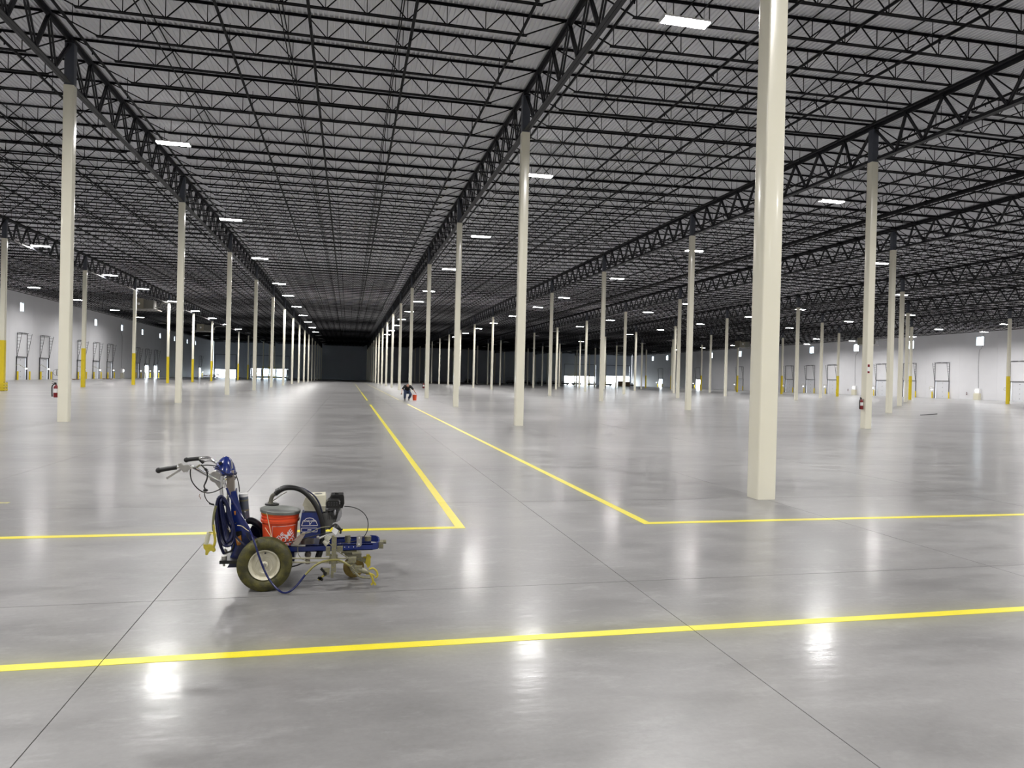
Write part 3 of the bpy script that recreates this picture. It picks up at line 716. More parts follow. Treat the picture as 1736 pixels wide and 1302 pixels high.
# handle bars
hb = []
for (Yg, Yc, dpt) in ((-18.50, -18.32, [(240,165),(290,158),(335,162),(380,185),(440,218),(530,265)]), (-17.90, -18.10, [(388,105),(430,102),(458,108),(485,130),(508,148),(540,200)])):
    n = len(dpt); pts = [P(x, y, Yg+(Yc-Yg)*max(0, (i-2))/(n-3)) for i, (x, y) in enumerate(dpt)]
    hb.append(part(MB().tube(pts, 0.0115, 12), 'handlebar', M_CHROME))
m = MB(); m.tube(PT([(112,187,-18.5),(160,178,-18.5),(236,166,-18.5)]), [0.0175,0.0165,0.0165], 14); m.sph(P(114,187,-18.5), 0.0205, 12, 8); g = part(m, 'grip', M_BLACK, hb[0])
m = MB(); m.tube(PT([(298,117,-17.9),(340,112,-17.9),(386,108,-17.9)]), [0.0175,0.0165,0.0165], 14); m.sph(P(300,117,-17.9), 0.0205, 12, 8); part(m, 'grip', M_BLACK, hb[1])
m = MB(); m.prism(poly([(248,142),(262,138),(278,150),(318,150),(340,172),(300,196),(284,198),(262,176),(256,196),(250,200),(262,178),(252,160)], -18.515), -18.530, -18.500); m.bar(P(262,182,-18.515), P(168,241,-18.515), 0.010, 0.014); lv = part(m, 'brake_lever', M_ALU, hb[0], sharp=30)
m = MB(); m.prism(poly([(292,196),(304,204),(310,196),(300,188)], -18.52), -18.525, -18.505); m.build('adjuster', M_CHROME, hb[0])
m = MB(); m.bar(P(388,118,-17.93), P(412,140,-17.93), 0.014, 0.014); m.bar(P(400,125,-17.93), P(420,132,-17.93), 0.02, 0.02); part(m, 'trigger_lever', M_BPLAS, hb[1])
m = MB(); m.bar(P(368,168,-18.45), P(392,150,-18.45), 0.02, 0.012); part(m, 'cable_clamp', M_TAUPE, hb[0])
# black control cables
cb = [([(328,178,-18.50),(326,215,-18.50),(338,262,-18.50),(372,306,-18.47),(408,330,-18.45),(450,338,-18.43),(500,325,-18.38),(545,300,-18.33)], 0.0042),
      ([(398,150,-18.47),(418,170,-18.47),(436,196,-18.46),(440,230,-18.46),(432,262,-18.46),(418,292,-18.46),(428,316,-18.46)], 0.0050),
      ([(446,190,-18.45),(436,240,-18.45),(424,270,-18.45),(418,300,-18.45),(426,318,-18.45)], 0.0028),
      ([(420,335,-18.45),(424,362,-18.45),(440,392,-18.44),(462,408,-18.43),(484,413,-18.43)], 0.0035),
      ([(500,425,-18.40),(530,430,-18.40),(560,415,-18.40),(574,385,-18.38),(576,350,-18.36),(570,318,-18.35)], 0.0032),
      ([(392,155,-18.43),(440,152,-18.38),(480,155,-18.33),(505,162,-18.28),(535,180,-18.24),(575,195,-18.24)], 0.0040),
      ([(480,165,-18.36),(520,182,-18.32),(560,205,-18.29),(590,225,-18.27)], 0.0030),
      ([(545,245,-18.33),(570,232,-18.29),(600,228,-18.26),(628,232,-18.22)], 0.0042),
      ([(612,172,-18.22),(630,215,-18.22),(646,262,-18.22),(652,300,-18.22),(654,330,-18.22)], 0.0036),
      ([(628,205,-18.22),(632,225,-18.22),(624,250,-18.22)], 0.0030),
      ([(398,122,-17.93),(420,128,-17.97),(452,124,-18.02),(490,130,-18.05)], 0.0030)]
for pts, r in cb: part(MB().tube(PT(pts), r, 7, sub=5), 'control_cable', M_BLACK)
m = MB(); m.sph(P(428,320,-18.46), 0.014, 10, 6, (1.3,1,0.8)); m.bar(P(425,175,-18.47), P(440,190,-18.47), 0.022, 0.016); part(m, 'cable_plug', M_BPLAS)
m = MB(); m.bar(P(452,408,-18.43), P(486,418,-18.43), 0.010, 0.010); part(m, 'cable_end', M_BPLAS)
m = MB(); m.tube(PT([(390,345,-18.46),(386,362,-18.46),(396,370,-18.46),(392,380,-18.46)]), 0.0018, 5); part(m, 'wire_clip', mat('copper_wire', (0.25,0.13,0.07), 0.5))
# dark blue hose coil
for k in range(8):
    o = k*9.0; yy = -18.43+0.012*(k % 4)
    pts = [(512+o*0.45,372+o*0.7,yy),(498+o*0.75,440,yy),(505+o,540,yy),(518+o,620-o*0.3,yy),(548+o*0.55,684-o*0.75,yy-0.01),(585+o*0.1,692-o*1.0,yy-0.01),(614-o*0.2,660-o*1.1,yy),(620-o*0.35,600-o*1.2,yy+0.01),(598-o*0.4,500,yy+0.02),(570,400+o*0.4,yy+0.02),(535,360+o*0.5,yy+0.01),(512+o*0.45,372+o*0.7,yy)]
    part(MB().tube(PT(pts), 0.0095, 8, sub=5), 'hose_coil', M_HBLUE)
part(MB().tube(PT([(498,420,-18.45),(500,520,-18.45),(512,620,-18.45),(528,690,-18.42),(550,742,-18.37)]), 0.011, 9), 'supply_hose', M_HBLUE)
part(MB().tube(PT([(614,640,-18.40),(618,690,-18.40),(602,722,-18.39),(578,735,-18.38),(556,742,-18.37)]), 0.0075, 8), 'return_hose', M_BLACK)
# long blue spray hose looping over the wheel and along to the gun
hose = PT([(568,305,-18.38),(600,375,-18.40),(660,480,-18.42),(715,570,-18.50),(752,660,-18.56),(785,760,-18.57),(815,840,-18.57),(850,910,-18.58),(895,968,-18.59),(940,1003,-18.60),(985,1000,-18.61),(1035,960,-18.62),(1095,885,-18.61),(1150,830,-18.60),(1205,800,-18.60),(1260,788,-18.59),(1320,788,-18.59),(1370,812,-18.59),(1405,838,-18.58)])
part(MB().tube(hose[:13], 0.0075, 10, sub=6), 'spray_hose', mat('hose_blue_bright', (0.008,0.013,0.085), 0.22, 0, 0.1))
part(MB().tube(hose[12:], 0.0078, 10, sub=6), 'hose_end', mat('hose_olive', (0.22,0.20,0.06), 0.45, 0, 0.2), label='yellow-green stained end of the spray hose')
part(MB().tube(PT([(1430,872,-18.58),(1450,892,-18.58),(1480,902,-18.58),(1530,905,-18.58)]), 0.0085, 8), 'gun_hose', M_TAUPE)
for pts, r, mt in ([(560,470),(590,560),(640,640),(700,690),(752,690)], 0.0070, M_HBLUE), ([(640,555),(670,560),(700,582),(728,600)], 0.0030, M_ZIP), ([(560,560),(600,600),(630,640),(650,668)], 0.0035, M_ZIP), ([(700,600),(720,650),(760,680),(820,690)], 0.004, M_BLACK), ([(730,620),(780,660),(860,672),(960,668),(1060,655)], 0.004, M_BLACK), ([(1000,680),(1100,640),(1200,615),(1280,600)], 0.004, M_BLACK), ([(1060,615),(1130,600),(1200,570),(1270,562)], 0.0035, M_TAUPE), ([(1045,700),(1048,745),(1075,780),(1120,796)], 0.0030, M_TAUPE), ([(1225,650),(1270,690),(1330,740),(1390,775)], 0.0038, M_TAUPE), ([(1000,832),(1040,822),(1080,806),(1120,800)], 0.005, M_BLACK):
    part(MB().tube(PT([(a, b, -18.40) for a, b in pts]), r, 6), 'small_hose', mt)
# canister behind the panel
m = MB(); a, b = P(681,345,-18.15), P(692,508,-18.15); m.tube([a, a+(b-a)*0.5, b], 0.034, 20, smooth=False); cn = part(m, 'canister', M_GREYB)
m = MB(); d = (b-a).normalized(); m.tube([a-d*0.004, a+d*0.02], 0.0345, 20, smooth=False); m.build('canister_lid', M_SIGN, cn)
for t in (0.22, 0.62): m = MB(); m.tube([a+(b-a)*t, a+(b-a)*(t+0.06)], 0.0355, 20, smooth=False); m.build('strap', M_TAUPE, cn)
part(MB().tube(PT([(700,525,-18.16),(740,525,-18.16),(785,555,-18.16),(812,600,-18.14),(815,660,-18.12)]), 0.026, 14), 'intake_hose', mat('black_blue_rubber', (0.008,0.010,0.02), 0.5))
# pump, engine
pm = MB(); pz = poly([(1072,470),(1192,468),(1200,520),(1196,640),(1062,640),(1060,540)], -18.28); pm.prism(pz, -18.285, -18.17); pump = part(pm, 'pump_housing', M_BLUE, sharp=20)
pm = MB(); pm.prism(poly([(1078,478),(1190,476),(1190,462),(1090,458)], -18.27), -18.27, -18.18); part(pm, 'pump_top', mat('slate_grey', (0.09,0.095,0.13), 0.4), pump, sharp=0)
pm = MB(); c = P(1110, 665, -18.23); pm.cyl((c.x,-18.23,c.z-0.02), (c.x,-18.23,c.z+0.06), 0.05, 18); pm.cyl((c.x+0.005,-18.23,c.z-0.17), (c.x+0.005,-18.23,c.z-0.02), 0.019, 14); pm.cyl((c.x+0.005,-18.23,c.z-0.11), (c.x+0.005,-18.23,c.z-0.085), 0.025, 14); part(pm, 'displacement_pump', M_TAN)
def outline(pts, Y, wd, name, mt, parent):
    m = MB(); q = [P(x, y, Y) for x, y in pts]
    for i in range(len(q)): m.bar(q[i], q[(i+1) % len(q)], wd, 0.002, up=(0,1,0))
    return m.build(name, mt, parent, sharp=0)
outline([(1070,558),(1082,524),(1094,518),(1102,508),(1125,505),(1145,508),(1156,520),(1166,526),(1178,556)], -18.2870, 0.0045, 'emblem_frame', M_WHITE, pump)
outline([(1070,573),(1174,573),(1174,598),(1070,598)], -18.2870, 0.0038, 'model_plate', M_WHITE, pump)
def text_mesh(body, size, bold=0.0, shear=0.0, space=1.0):
    cu = bpy.data.curves.new('t', 'FONT'); cu.body = body; cu.size = size; cu.offset = bold; cu.shear = shear; cu.space_character = space
    cu.align_x = 'CENTER'; cu.align_y = 'CENTER'; ob = bpy.data.objects.new('t', cu); C.objects.link(ob)
    dg = bpy.context.evaluated_depsgraph_get(); me = bpy.data.meshes.new_from_object(ob.evaluated_get(dg)); vs = [v.co.copy() for v in me.vertices]; fs = [tuple(p.vertices) for p in me.polygons]
    bpy.data.objects.remove(ob); bpy.data.curves.remove(cu); bpy.data.meshes.remove(me); return vs, fs
def text_flat(body, size, at, mt, parent, name='lettering', **kw):
    vs, fs = text_mesh(body, size, **kw); m = MB(); m.add([(at.x+v.x, at.y, at.z+v.y) for v in vs], fs); return m.build(name, mt, parent, sharp=0)
text_flat('LINELAZER', 0.0175, P(1125, 526, -18.2868), M_SIGN, pump, bold=0.0004, shear=0.3)
text_flat('V', 0.030, P(1125, 545, -18.2868), M_SIGN, pump, bold=0.0006, shear=0.25)
text_flat('3900', 0.015, P(1122, 586, -18.2868), M_SIGN, pump, bold=0.0003)
em = MB()
tk = poly([(1076,422),(1086,392),(1096,368),(1108,358),(1226,352),(1232,368),(1232,424)], -18.26)
em.prism(tk, -18.27, -18.10); tk2 = poly([(1084,424),(1228,424),(1228,462),(1092,462)], -18.26); em.prism(tk2, -18.262, -18.11); tank = part(em, 'fuel_tank', M_TANK, sharp=25)
c = P(1182, 352, -18.19); part(MB().cyl((c.x,-18.19,c.z-0.006), (c.x,-18.19,c.z+0.012), 0.030, 20), 'fuel_cap', M_ALU, tank)
m = MB(); c = P(1160, 440, -18.265); m.bar(P(1082,425,-18.268), P(1230,425,-18.268), 0.008, 0.006); part(m, 'tank_seam', M_TANK, tank)
# engine block with fins
m = MB(); c = P(1270, 490, -18.2); m.tube([(c.x-0.05,-18.28,c.z-0.03), (c.x-0.05,-18.08,c.z-0.03)], 0.065, 20, smooth=False); m.prism(poly([(1215,470),(1330,460),(1338,490),(1310,528),(1240,545),(1215,540)], -18.25), -18.27, -18.09); M_ENG = mat('engine_cast', (0.16,0.16,0.155), 0.4, 0.6, 0.25, 40); eng = part(m, 'engine_block', M_ENG, sharp=30)
for k in range(7):
    a, b = P(1262+k*11, 462, -18.28), P(1245+k*11, 515, -18.28); part(MB().bar((a.x,-18.19,a.z), (b.x,-18.19,b.z), 0.004, 0.19, up=(0,1,0)) if False else MB().box(min(a.x,b.x)+0.004*k*0, min(a.x,b.x)+0.004, -18.285, -18.08, b.z, a.z), 'cooling_fin', M_BPLAS, eng, sharp=0)
m = MB(); m.prism(poly([(1318,465),(1336,442),(1342,470),(1326,520),(1300,530)], -18.275), -18.29, -18.26); m.sph(P(1292,470,-18.28), 0.014, 10, 8, (0.8,0.8,1.6)); part(m, 'cylinder_head', mat('engine_grey', (0.30,0.30,0.31), 0.35, 0.3), eng)
m = MB(); m.prism(poly([(1234,440),(1322,440),(1326,395),(1312,388),(1248,388),(1234,402)], -18.27), -18.275, -18.15); af = part(m, 'air_filter', M_BPLAS, sharp=20)
for r_ in range(2):
    for k in range(4): q = P(1252+k*18, 405+r_*15, -18.277); part(MB().box(q.x-0.0055, q.x+0.0055, -18.278, -18.274, q.z-0.0035, q.z+0.0035), 'filter_vent', mat('dark_vent', (0.05,0.05,0.055), 0.3), af, sharp=0)
m = MB(); m.prism(poly([(1250,388),(1258,372),(1268,352),(1348,350),(1354,362),(1356,410),(1344,440),(1326,440),(1328,392)], -18.16), -18.16, -18.04); m.prism(poly([(1292,350),(1294,338),(1318,340),(1316,350)], -18.12), -18.13, -18.09); part(m, 'muffler_guard', M_BPLAS, sharp=20)
m = MB(); m.tube(PT([(1240,452,-18.28),(1262,458,-18.29),(1290,445,-18.29)]), 0.005, 6); m.tube(PT([(1218,468,-18.26),(1228,500,-18.26),(1240,520,-18.26)]), 0.01, 8); m.box(*sorted((P(1322,0,YM).x, P(1345,0,YM).x)), -18.26, -18.22, P(0,455,-18.24).z, P(0,438,-18.24).z); part(m, 'linkage', M_BPLAS)
# suction hoses arching from bucket to pump
arch = [(895,345),(930,318),(975,304),(1030,306),(1085,330),(1135,378),(1175,440),(1200,505),(1214,575),(1212,650),(1200,720),(1184,775)]
part(MB().tube(PT([(x, y, -18.33) for x, y in arch]), 0.0185, 14), 'suction_hose', M_BLACK)
part(MB().tube(PT([(x-2, y+(-7 if i < 5 else 0), -18.29) for i, (x, y) in enumerate([(900,338),(940,310),(985,302),(1040,312),(1095,345),(1150,400),(1190,470),(1208,540),(1210,610),(1196,690),(1172,770)])]), 0.013, 12), 'drain_hose', M_BLACK)
part(MB().tube(PT([(1040,302,-18.26),(1080,308,-18.26),(1120,330,-18.26),(1160,362,-18.27),(1190,412,-18.27),(1208,470,-18.28)]), 0.0060, 8), 'small_hose', M_HBLUE)
m = MB(); m.tube(PT([(866,408,-18.30),(866,385,-18.30),(875,358,-18.31),(898,342,-18.33)]), 0.0155, 14); m.tube(PT([(862,412,-18.30),(866,404,-18.30)]), 0.024, 12, smooth=False); part(m, 'suction_elbow', mat('old_steel', (0.22,0.215,0.18), 0.45, 0.4, 0.25, 30))
part(MB().tube(PT([(882,388,-18.32),(905,372,-18.34),(935,350,-18.345),(972,330,-18.345)]), 0.0045, 7), 'small_hose', M_ALU)
m = MB(); a = P(902,330,-18.33); b = P(930,316,-18.33); m.tube([a, b], 0.022, 14, smooth=False); part(m, 'hose_clamp', M_BPLAS)
m = MB(); m.prism(poly([(1010,672),(1075,618),(1092,618),(1045,690)], -18.40), -18.42, -18.30); part(m, 'sloping_bracket', M_TAN, sharp=0)
m = MB(); m.tube(PT([(1000,688,-18.38),(1060,690,-18.38),(1095,690,-18.38)]), 0.009, 10); m.tube(PT([(1190,640,-18.38),(1230,625,-18.38)]), 0.010, 8); m.sph(P(1180,635,-18.38), 0.013, 8, 6); part(m, 'fluid_tube', M_ALU)
# black cable arc at the front
part(MB().tube(PT([(1355,427,-18.2),(1400,431,-18.2),(1450,447,-18.2),(1490,478,-18.2),(1512,520,-18.2),(1514,570,-18.2),(1500,612,-18.2),(1470,645,-18.2),(1420,662,-18.2),(1350,672,-18.24),(1310,678,-18.3)]), 0.0034, 7), 'control_cable', M_BLACK)
m = MB(); a, b = P(1456, 637, -18.37), P(1454, 680, -18.37); m.tube([Vector((a.x,-18.375,a.z)), Vector((a.x,-18.368,a.z))], 0.020, 16, smooth=False); m.tube([Vector((b.x,-18.375,b.z)), Vector((b.x,-18.368,b.z))], 0.020, 16, smooth=False); m.box(a.x-0.019, a.x+0.019, -18.3745, -18.3685, b.z, a.z)
oc = part(m, 'cable_bracket', M_ALU, sharp=30)
for q in (a, b): part(MB().cyl((q.x,-18.378,q.z), (q.x,-18.374,q.z), 0.006, 8), 'bracket_hole_disc', M_SIGN, oc)  # pale discs set on the plate in place of open holes
# spray gun carriage
YG = -18.52
m = MB()
for y in (775, 802): m.tube([P(1005, y, YG+0.06), P(1400, y, YG+0.06)], 0.0065, 10, smooth=False)
part(m, 'gun_bar', mat('painted_bar', (0.34,0.32,0.22), 0.45, 0, 0.15, 20))
bars = MB(); 
for x0, x1, yt, yb in ((1272,1284,622,902),(1290,1300,630,866)):
    a, b = P(x0, yt, YG), P(x1, yb, YG); bars.box(a.x, b.x, YG-0.012, YG+0.004, b.z, a.z)
part(bars, 'gun_post', M_TAUPE, sharp=0)
m = MB()
for (x0, y0, x1, y1, d0, d1) in ((1233,702,1262,758,0.0,0.03),(1306,698,1345,732,0.0,0.03),(1385,770,1435,800,-0.02,0.03),(1256,755,1310,812,0.0,0.04)):
    m = MB(); a, b = P(x0, y0, YG), P(x1, y1, YG); m.box(a.x, b.x, YG+d0, YG+d1, b.z, a.z); part(m, 'clamp_block', M_TAUPE, sharp=0)
def spray_gun(pts, tipx, tipy, Y, sc=1.0):
    m = MB(); (x0, y0), (x1, y1) = pts
    m.tube([P(x0, y0, Y), P((x0+x1)/2, (y0+y1)/2, Y), P(x1, y1, Y)], [0.019*sc, 0.021*sc, 0.012*sc], 12, smooth=False)
    a = P(x0, y0, Y); m.box(a.x-0.028*sc, a.x+0.026*sc, Y-0.016, Y+0.016, a.z-0.024*sc, a.z+0.024*sc)
    g = part(m, 'spray_gun', M_TAUPE)
    t = MB(); p1 = P(x1, y1, Y); p2 = P(tipx, tipy, Y); t.tube([p1, (p1+p2)/2+Vector((0.006,0,0.006)), p2], 0.0085*sc, 8)
    t.bar(p2+Vector((-0.016,0,-0.016))*sc, p2+Vector((0.004,0,0.008))*sc, 0.010*sc, 0.014*sc); t.bar(p2+Vector((0.018,0,-0.018))*sc, p2+Vector((0,0,0.008))*sc, 0.010*sc, 0.014*sc); t.build('tip_guard', M_GUNY, g, sharp=30)
    return g
g1 = spray_gun([(1450,848),(1520,870)], 1550, 938, YG-0.02)
m = MB(); m.tube(PT([(1520,850),(1548,842),(1572,862),(1578,892),(1562,905)], YG-0.02), 0.0075, 8); m.tube(PT([(1500,880),(1540,880),(1558,895)], YG-0.02), 0.006, 8); part(m, 'trigger_guard', M_GUNY, g1)
m = MB()
for k in range(6): a = P(1398+k*5, 826+k*9, -18.585); m.tube([a, a+Vector((0.004,0,-0.006))], 0.0125, 10, smooth=False)
part(m, 'hose_spring', M_TAUPE, g1)
g2 = spray_gun([(1236,862),(1240,880)], 1196, 908, YG-0.01, 0.85)
m = MB(); q = P(1228, 878, YG-0.03); m.box(q.x-0.011, q.x+0.011, YG-0.045, YG-0.02, q.z-0.011, q.z+0.011); m.bar(P(1200,842,YG-0.02), P(1222,866,YG-0.02), 0.018, 0.018); m.bar(P(1180,902,YG-0.02), P(1212,920,YG-0.02), 0.016, 0.018); m.bar(P(1204,900,YG-0.02), P(1190,915,YG-0.02), 0.016, 0.018); part(m, 'gun_knob', M_BPLAS, g2, sharp=0)
m = MB(); m.prism(poly([(1505,750),(1525,748),(1532,770),(1530,820),(1512,838),(1496,800)], -18.3), -18.32, -18.28); m.bar(P(1480,770,-18.3), P(1535,766,-18.3), 0.012, 0.012); m.bar(P(1490,800,-18.3), P(1525,800,-18.3), 0.014, 0.02); part(m, 'gun_clamp', M_GUNY, sharp=0)
m = MB(); m.prism(poly([(1408,745),(1470,742),(1470,775),(1410,775)], -18.3), -18.33, -18.22); m.bar(P(1440,770,-18.3), P(1500,790,-18.3), 0.03, 0.03); part(m, 'pivot_block', M_TAUPE, sharp=0)
# electric gun head with tag on the post
m = MB(); m.sph(P(1300,575,-18.45), 0.030, 12, 8, (1.0,0.9,1.1)); m.tube(PT([(1250,580,-18.45),(1275,560,-18.45),(1300,548,-18.45),(1330,580,-18.45),(1330,610,-18.45)]), 0.007, 8); m.bar(P(1320,585,-18.45), P(1345,582,-18.45), 0.012, 0.012); gh = part(m, 'pressure_filter', M_BPLAS)
m = MB(); m.prism(poly([(1262,588),(1280,565),(1318,588),(1300,620)], -18.492), -18.495, -18.489); tg = part(m, 'paper_tag', M_SIGN, gh, sharp=0)
m = MB(); m.prism(poly([(1256,592),(1272,568),(1282,574),(1266,600)], -18.496), -18.4985, -18.4955); part(m, 'tag_stripe', M_LINE, gh, sharp=0)
for (x, y) in ((1243,640),(1232,668)): q = P(x, y, -18.43); part(MB().tube([q+Vector((-0.014,0,0.012)), q+Vector((0.014,0,-0.012))], [0.016,0.026], 12, smooth=False), 'cone_fitting', mat('dusty_white', (0.45,0.44,0.36), 0.5, 0, 0.2, 30))
# hand gun hanging at the back
m = MB(); m.tube(PT([(498,425,-18.47),(486,470,-18.47),(478,540,-18.47),(480,590,-18.47)]), 0.0085, 8); part(m, 'gun_hose', mat('olive_hose', (0.17,0.17,0.08), 0.5))
m = MB(); m.tube(PT([(480,550,-18.47),(485,600,-18.47),(492,650,-18.47),(484,690,-18.47),(462,720,-18.47)]), 0.0095, 8); part(m, 'gun_handle_hose', M_GUNY)
m = MB(); m.tube(PT([(450,602,-18.47),(440,640,-18.47),(432,680,-18.47)]), [0.013,0.0165,0.015], 12, smooth=False); part(m, 'gun_filter', mat('pale_grip', (0.55,0.54,0.42), 0.4, 0, 0.1), label='pale filter handle of the hand gun')
m = MB(); m.prism(poly([(414,680),(455,682),(478,690),(492,712),(488,726),(462,722),(450,735),(442,752),(428,748),(430,720),(418,705)], -18.47), -18.485, -18.455); m.bar(P(448,600,-18.47), P(482,604,-18.47), 0.006, 0.006); m.sph(P(482,720,-18.47), 0.014, 8, 6); part(m, 'hand_gun', M_GUNY, sharp=30)

# ------------------------------------------------------------------ orange bucket standing on the machine
bc = P(929, 440, -18.21); ct = P(929, 455, -18.21); R1, R2 = 0.137, 0.123; zt_ = ct.z; zb_ = z1+0.011; H = zt_-zb_
bk = thing('paint_bucket', 'orange paint bucket with grey lid riding on the striping machine', 'bucket', (bc.x, -18.21, zb_))
def rad(z): return R2+(R1-R2)*((z-zb_)/H)
m = MB(); m.lathe((bc.x,-18.21,zb_), (0,0,1), [(0,0.001),(0,R2-0.006),(0.006,R2),(H*0.70,rad(zb_+H*0.70)),(H*0.70,R1+0.006),(H*0.78,R1+0.007),(H*0.79,R1+0.001),(H*0.84,R1+0.001),(H*0.845,R1+0.005),(H*0.87,R1+0.005),(H*0.875,R1),(H*0.92,R1+0.001),(H*0.925,R1+0.005),(H*0.95,R1+0.005),(H*0.955,R1),(H,R1+0.002),(H,R1-0.008),(H-0.02,R1-0.01)], 56)
body = m.build('bucket_body', M_ORANGE, bk, sharp=40)
m = MB(); m.lathe((bc.x,-18.21,zb_), (0,0,1), [(H*0.955,R1+0.0015),(H*0.998,R1+0.0032)], 56); mk = m.build('paint_drips', mat('wet_yellow', (0.62,0.46,0.02), 0.3, 0, 0.2, 30), body)
ld = MB(); ax = Vector((0.075,0,1)).normalized(); ld.lathe((bc.x,-18.21,zt_+0.004), ax*-1 if False else ax, [(-0.012,R1+0.004),(-0.014,R1+0.011),(0.004,R1+0.014),(0.010,R1+0.010),(0.010,R1-0.012),(0.004,R1-0.02),(0.006,0.001)], 56)
ld.build('bucket_lid', M_LID, bk, sharp=40)
fl = MB(); q = P(872, 414, -18.28); fl.lathe(q, (0.05,0,1), [(-0.004,0.05),(-0.004,0.052),(0.006,0.052),(0.008,0.02)], 24); fl.build('lid_flange', M_BPLAS, bk)
for (a, b) in (((836,465),(870,632)),((826,570),(868,634))):
    pts = [P(a[0]+(b[0]-a[0])*t, a[1]+(b[1]-a[1])*t, -18.21-math.sqrt(max(0, (R1+0.010)**2-(P(a[0]+(b[0]-a[0])*t, a[1], -18.33).x-bc.x)**2))) for t in (0, 0.33, 0.66, 1)]
    MB().tube(pts, 0.003, 6).build('cable_tie', M_ZIP, bk)
q = P(868, 636, -18.33); MB().sph(q, 0.008, 8, 6).build('tie_knot', M_BPLAS, bk)
def on_bucket(sv, zv, o=0.0012):   # s along the circumference from the point facing the camera
    th = math.atan2(CY+18.21, CX-bc.x)+sv/R1; r = rad(zv)+o
    return (bc.x+math.cos(th)*r, -18.21+math.sin(th)*r, zv)
s0, s1 = -0.060, 0.142; ztp = P(960, 562, -18.34).z; cs, cz_ = (s0+s1)/2, ztp-0.100
fr = MB()
def strip_(sa, za, sb, zb2, n=14, wd=0.0028):
    pa = [(sa+(sb-sa)*i/n, za+(zb2-za)*i/n) for i in range(n+1)]
    for (a, b) in zip(pa[:-1], pa[1:]):
        if abs(za-zb2) < 1e-6: q = [on_bucket(a[0], a[1]-wd/2), on_bucket(b[0], a[1]-wd/2), on_bucket(b[0], a[1]+wd/2), on_bucket(a[0], a[1]+wd/2)]
        else: q = [on_bucket(a[0]-wd/2, a[1]), on_bucket(a[0]+wd/2, a[1]), on_bucket(a[0]+wd/2, b[1]), on_bucket(a[0]-wd/2, b[1])]
        fr.add(q, [(0,1,2,3)])
strip_(s0, ztp, s1, ztp); strip_(s0, ztp, s0, ztp-0.2); strip_(s1, ztp, s1, ztp-0.2); strip_(s0, ztp-0.2, s1, ztp-0.2)
fr.build('print_frame', M_WHITE, body, sharp=0)
for txt, size, off in (('THE', 0.036, 0.043), ('HOME', 0.060, 0.003), ('DEPOT', 0.050, -0.051)):
    vs, fs = text_mesh(txt, size, bold=size*0.022, space=0.95); a = math.radians(42); m = MB(); ox = -0.010 if txt == 'THE' else 0.004
    def mp(v):
        x, y = v.x+ox, v.y*1.05+off
        return on_bucket(cs+x*math.cos(a)-y*math.sin(a), cz_+x*math.sin(a)+y*math.cos(a), 0.0016)
    m.add([mp(v) for v in vs], fs); m.build('lettering', M_WHITE, body, sharp=0)

# ------------------------------------------------------------------ fire extinguishers and sign
def extinguisher(x, y, zb2, lab, s=0.82, face=-1):
    r = thing('fire_extinguisher', lab, 'fire extinguisher', (x, y, zb2), 'fire extinguishers on columns')
    m = MB(); m.lathe((x,y,zb2), (0,0,1), [(0,0.0),(0,0.075*s),(0.02,0.082*s),(0.36*s,0.082*s),(0.41*s,0.06*s),(0.44*s,0.025*s),(0.47*s,0.025*s)], 20); b = m.build('cylinder', M_RED, r)
    m = MB(); m.lathe((x,y,zb2+0.17*s), (0,0,1), [(0,0.0835*s),(0.15*s,0.0835*s)], 20); m.build('paper_label', M_SIGN, b)
    m = MB(); m.bar((x-0.02,y,zb2+0.47*s), (x-0.02,y,zb2+0.53*s), 0.05, 0.04); m.bar((x,y,zb2+0.53*s), (x-0.10,y-0.05,zb2+0.57*s), 0.02, 0.012); m.bar((x,y,zb2+0.50*s), (x-0.10,y-0.05,zb2+0.50*s), 0.02, 0.012); m.build('handle', M_BPLAS, r)
    m = MB(); m.tube([(x-0.02,y,zb2+0.50*s), (x-0.11*s,y-0.03,zb2+0.42*s), (x-0.12*s,y-0.03,zb2+0.2*s), (x-0.11*s,y-0.03,zb2+0.02)], 0.016, 7); m.build('hose', M_BPLAS, r)
    m = MB(); m.box(x+0.07*s, x+0.10*s, y-0.03, y+0.03, zb2+0.1, zb2+0.4); m.build('bracket', M_ALU, r)
hw = WC/2
extinguisher(ROWS[1]-hw-0.085, 0.0, 0.72, 'red fire extinguisher on the nearest column left of the aisle, at the left edge')
extinguisher(ROWS[3]-hw-0.085, 0.0, 0.74, 'red fire extinguisher below a small sign on the column right of the big foreground column')
extinguisher(ROWS[2]-hw-0.085, 2*SY, 0.72, 'small distant fire extinguisher on the column behind the orange bucket and crouching person')
sg = thing('fire_extinguisher_sign', 'small red and white sign high on the column right of the big foreground column', 'sign', (ROWS[3], -hw-0.006, 2.2))
m = MB(); sx = ROWS[3]-0.06; m.box(sx-0.05, sx+0.05, -hw-0.008, -hw-0.001, 2.12, 2.47); m.build('plate', M_SIGN, sg, sharp=0)
m = MB(); m.box(sx-0.045, sx+0.045, -hw-0.010, -hw-0.008, 2.36, 2.46); m.box(sx-0.045, sx+0.045, -hw-0.010, -hw-0.008, 2.13, 2.20); m.build('red_band', M_RED, sg, sharp=0)

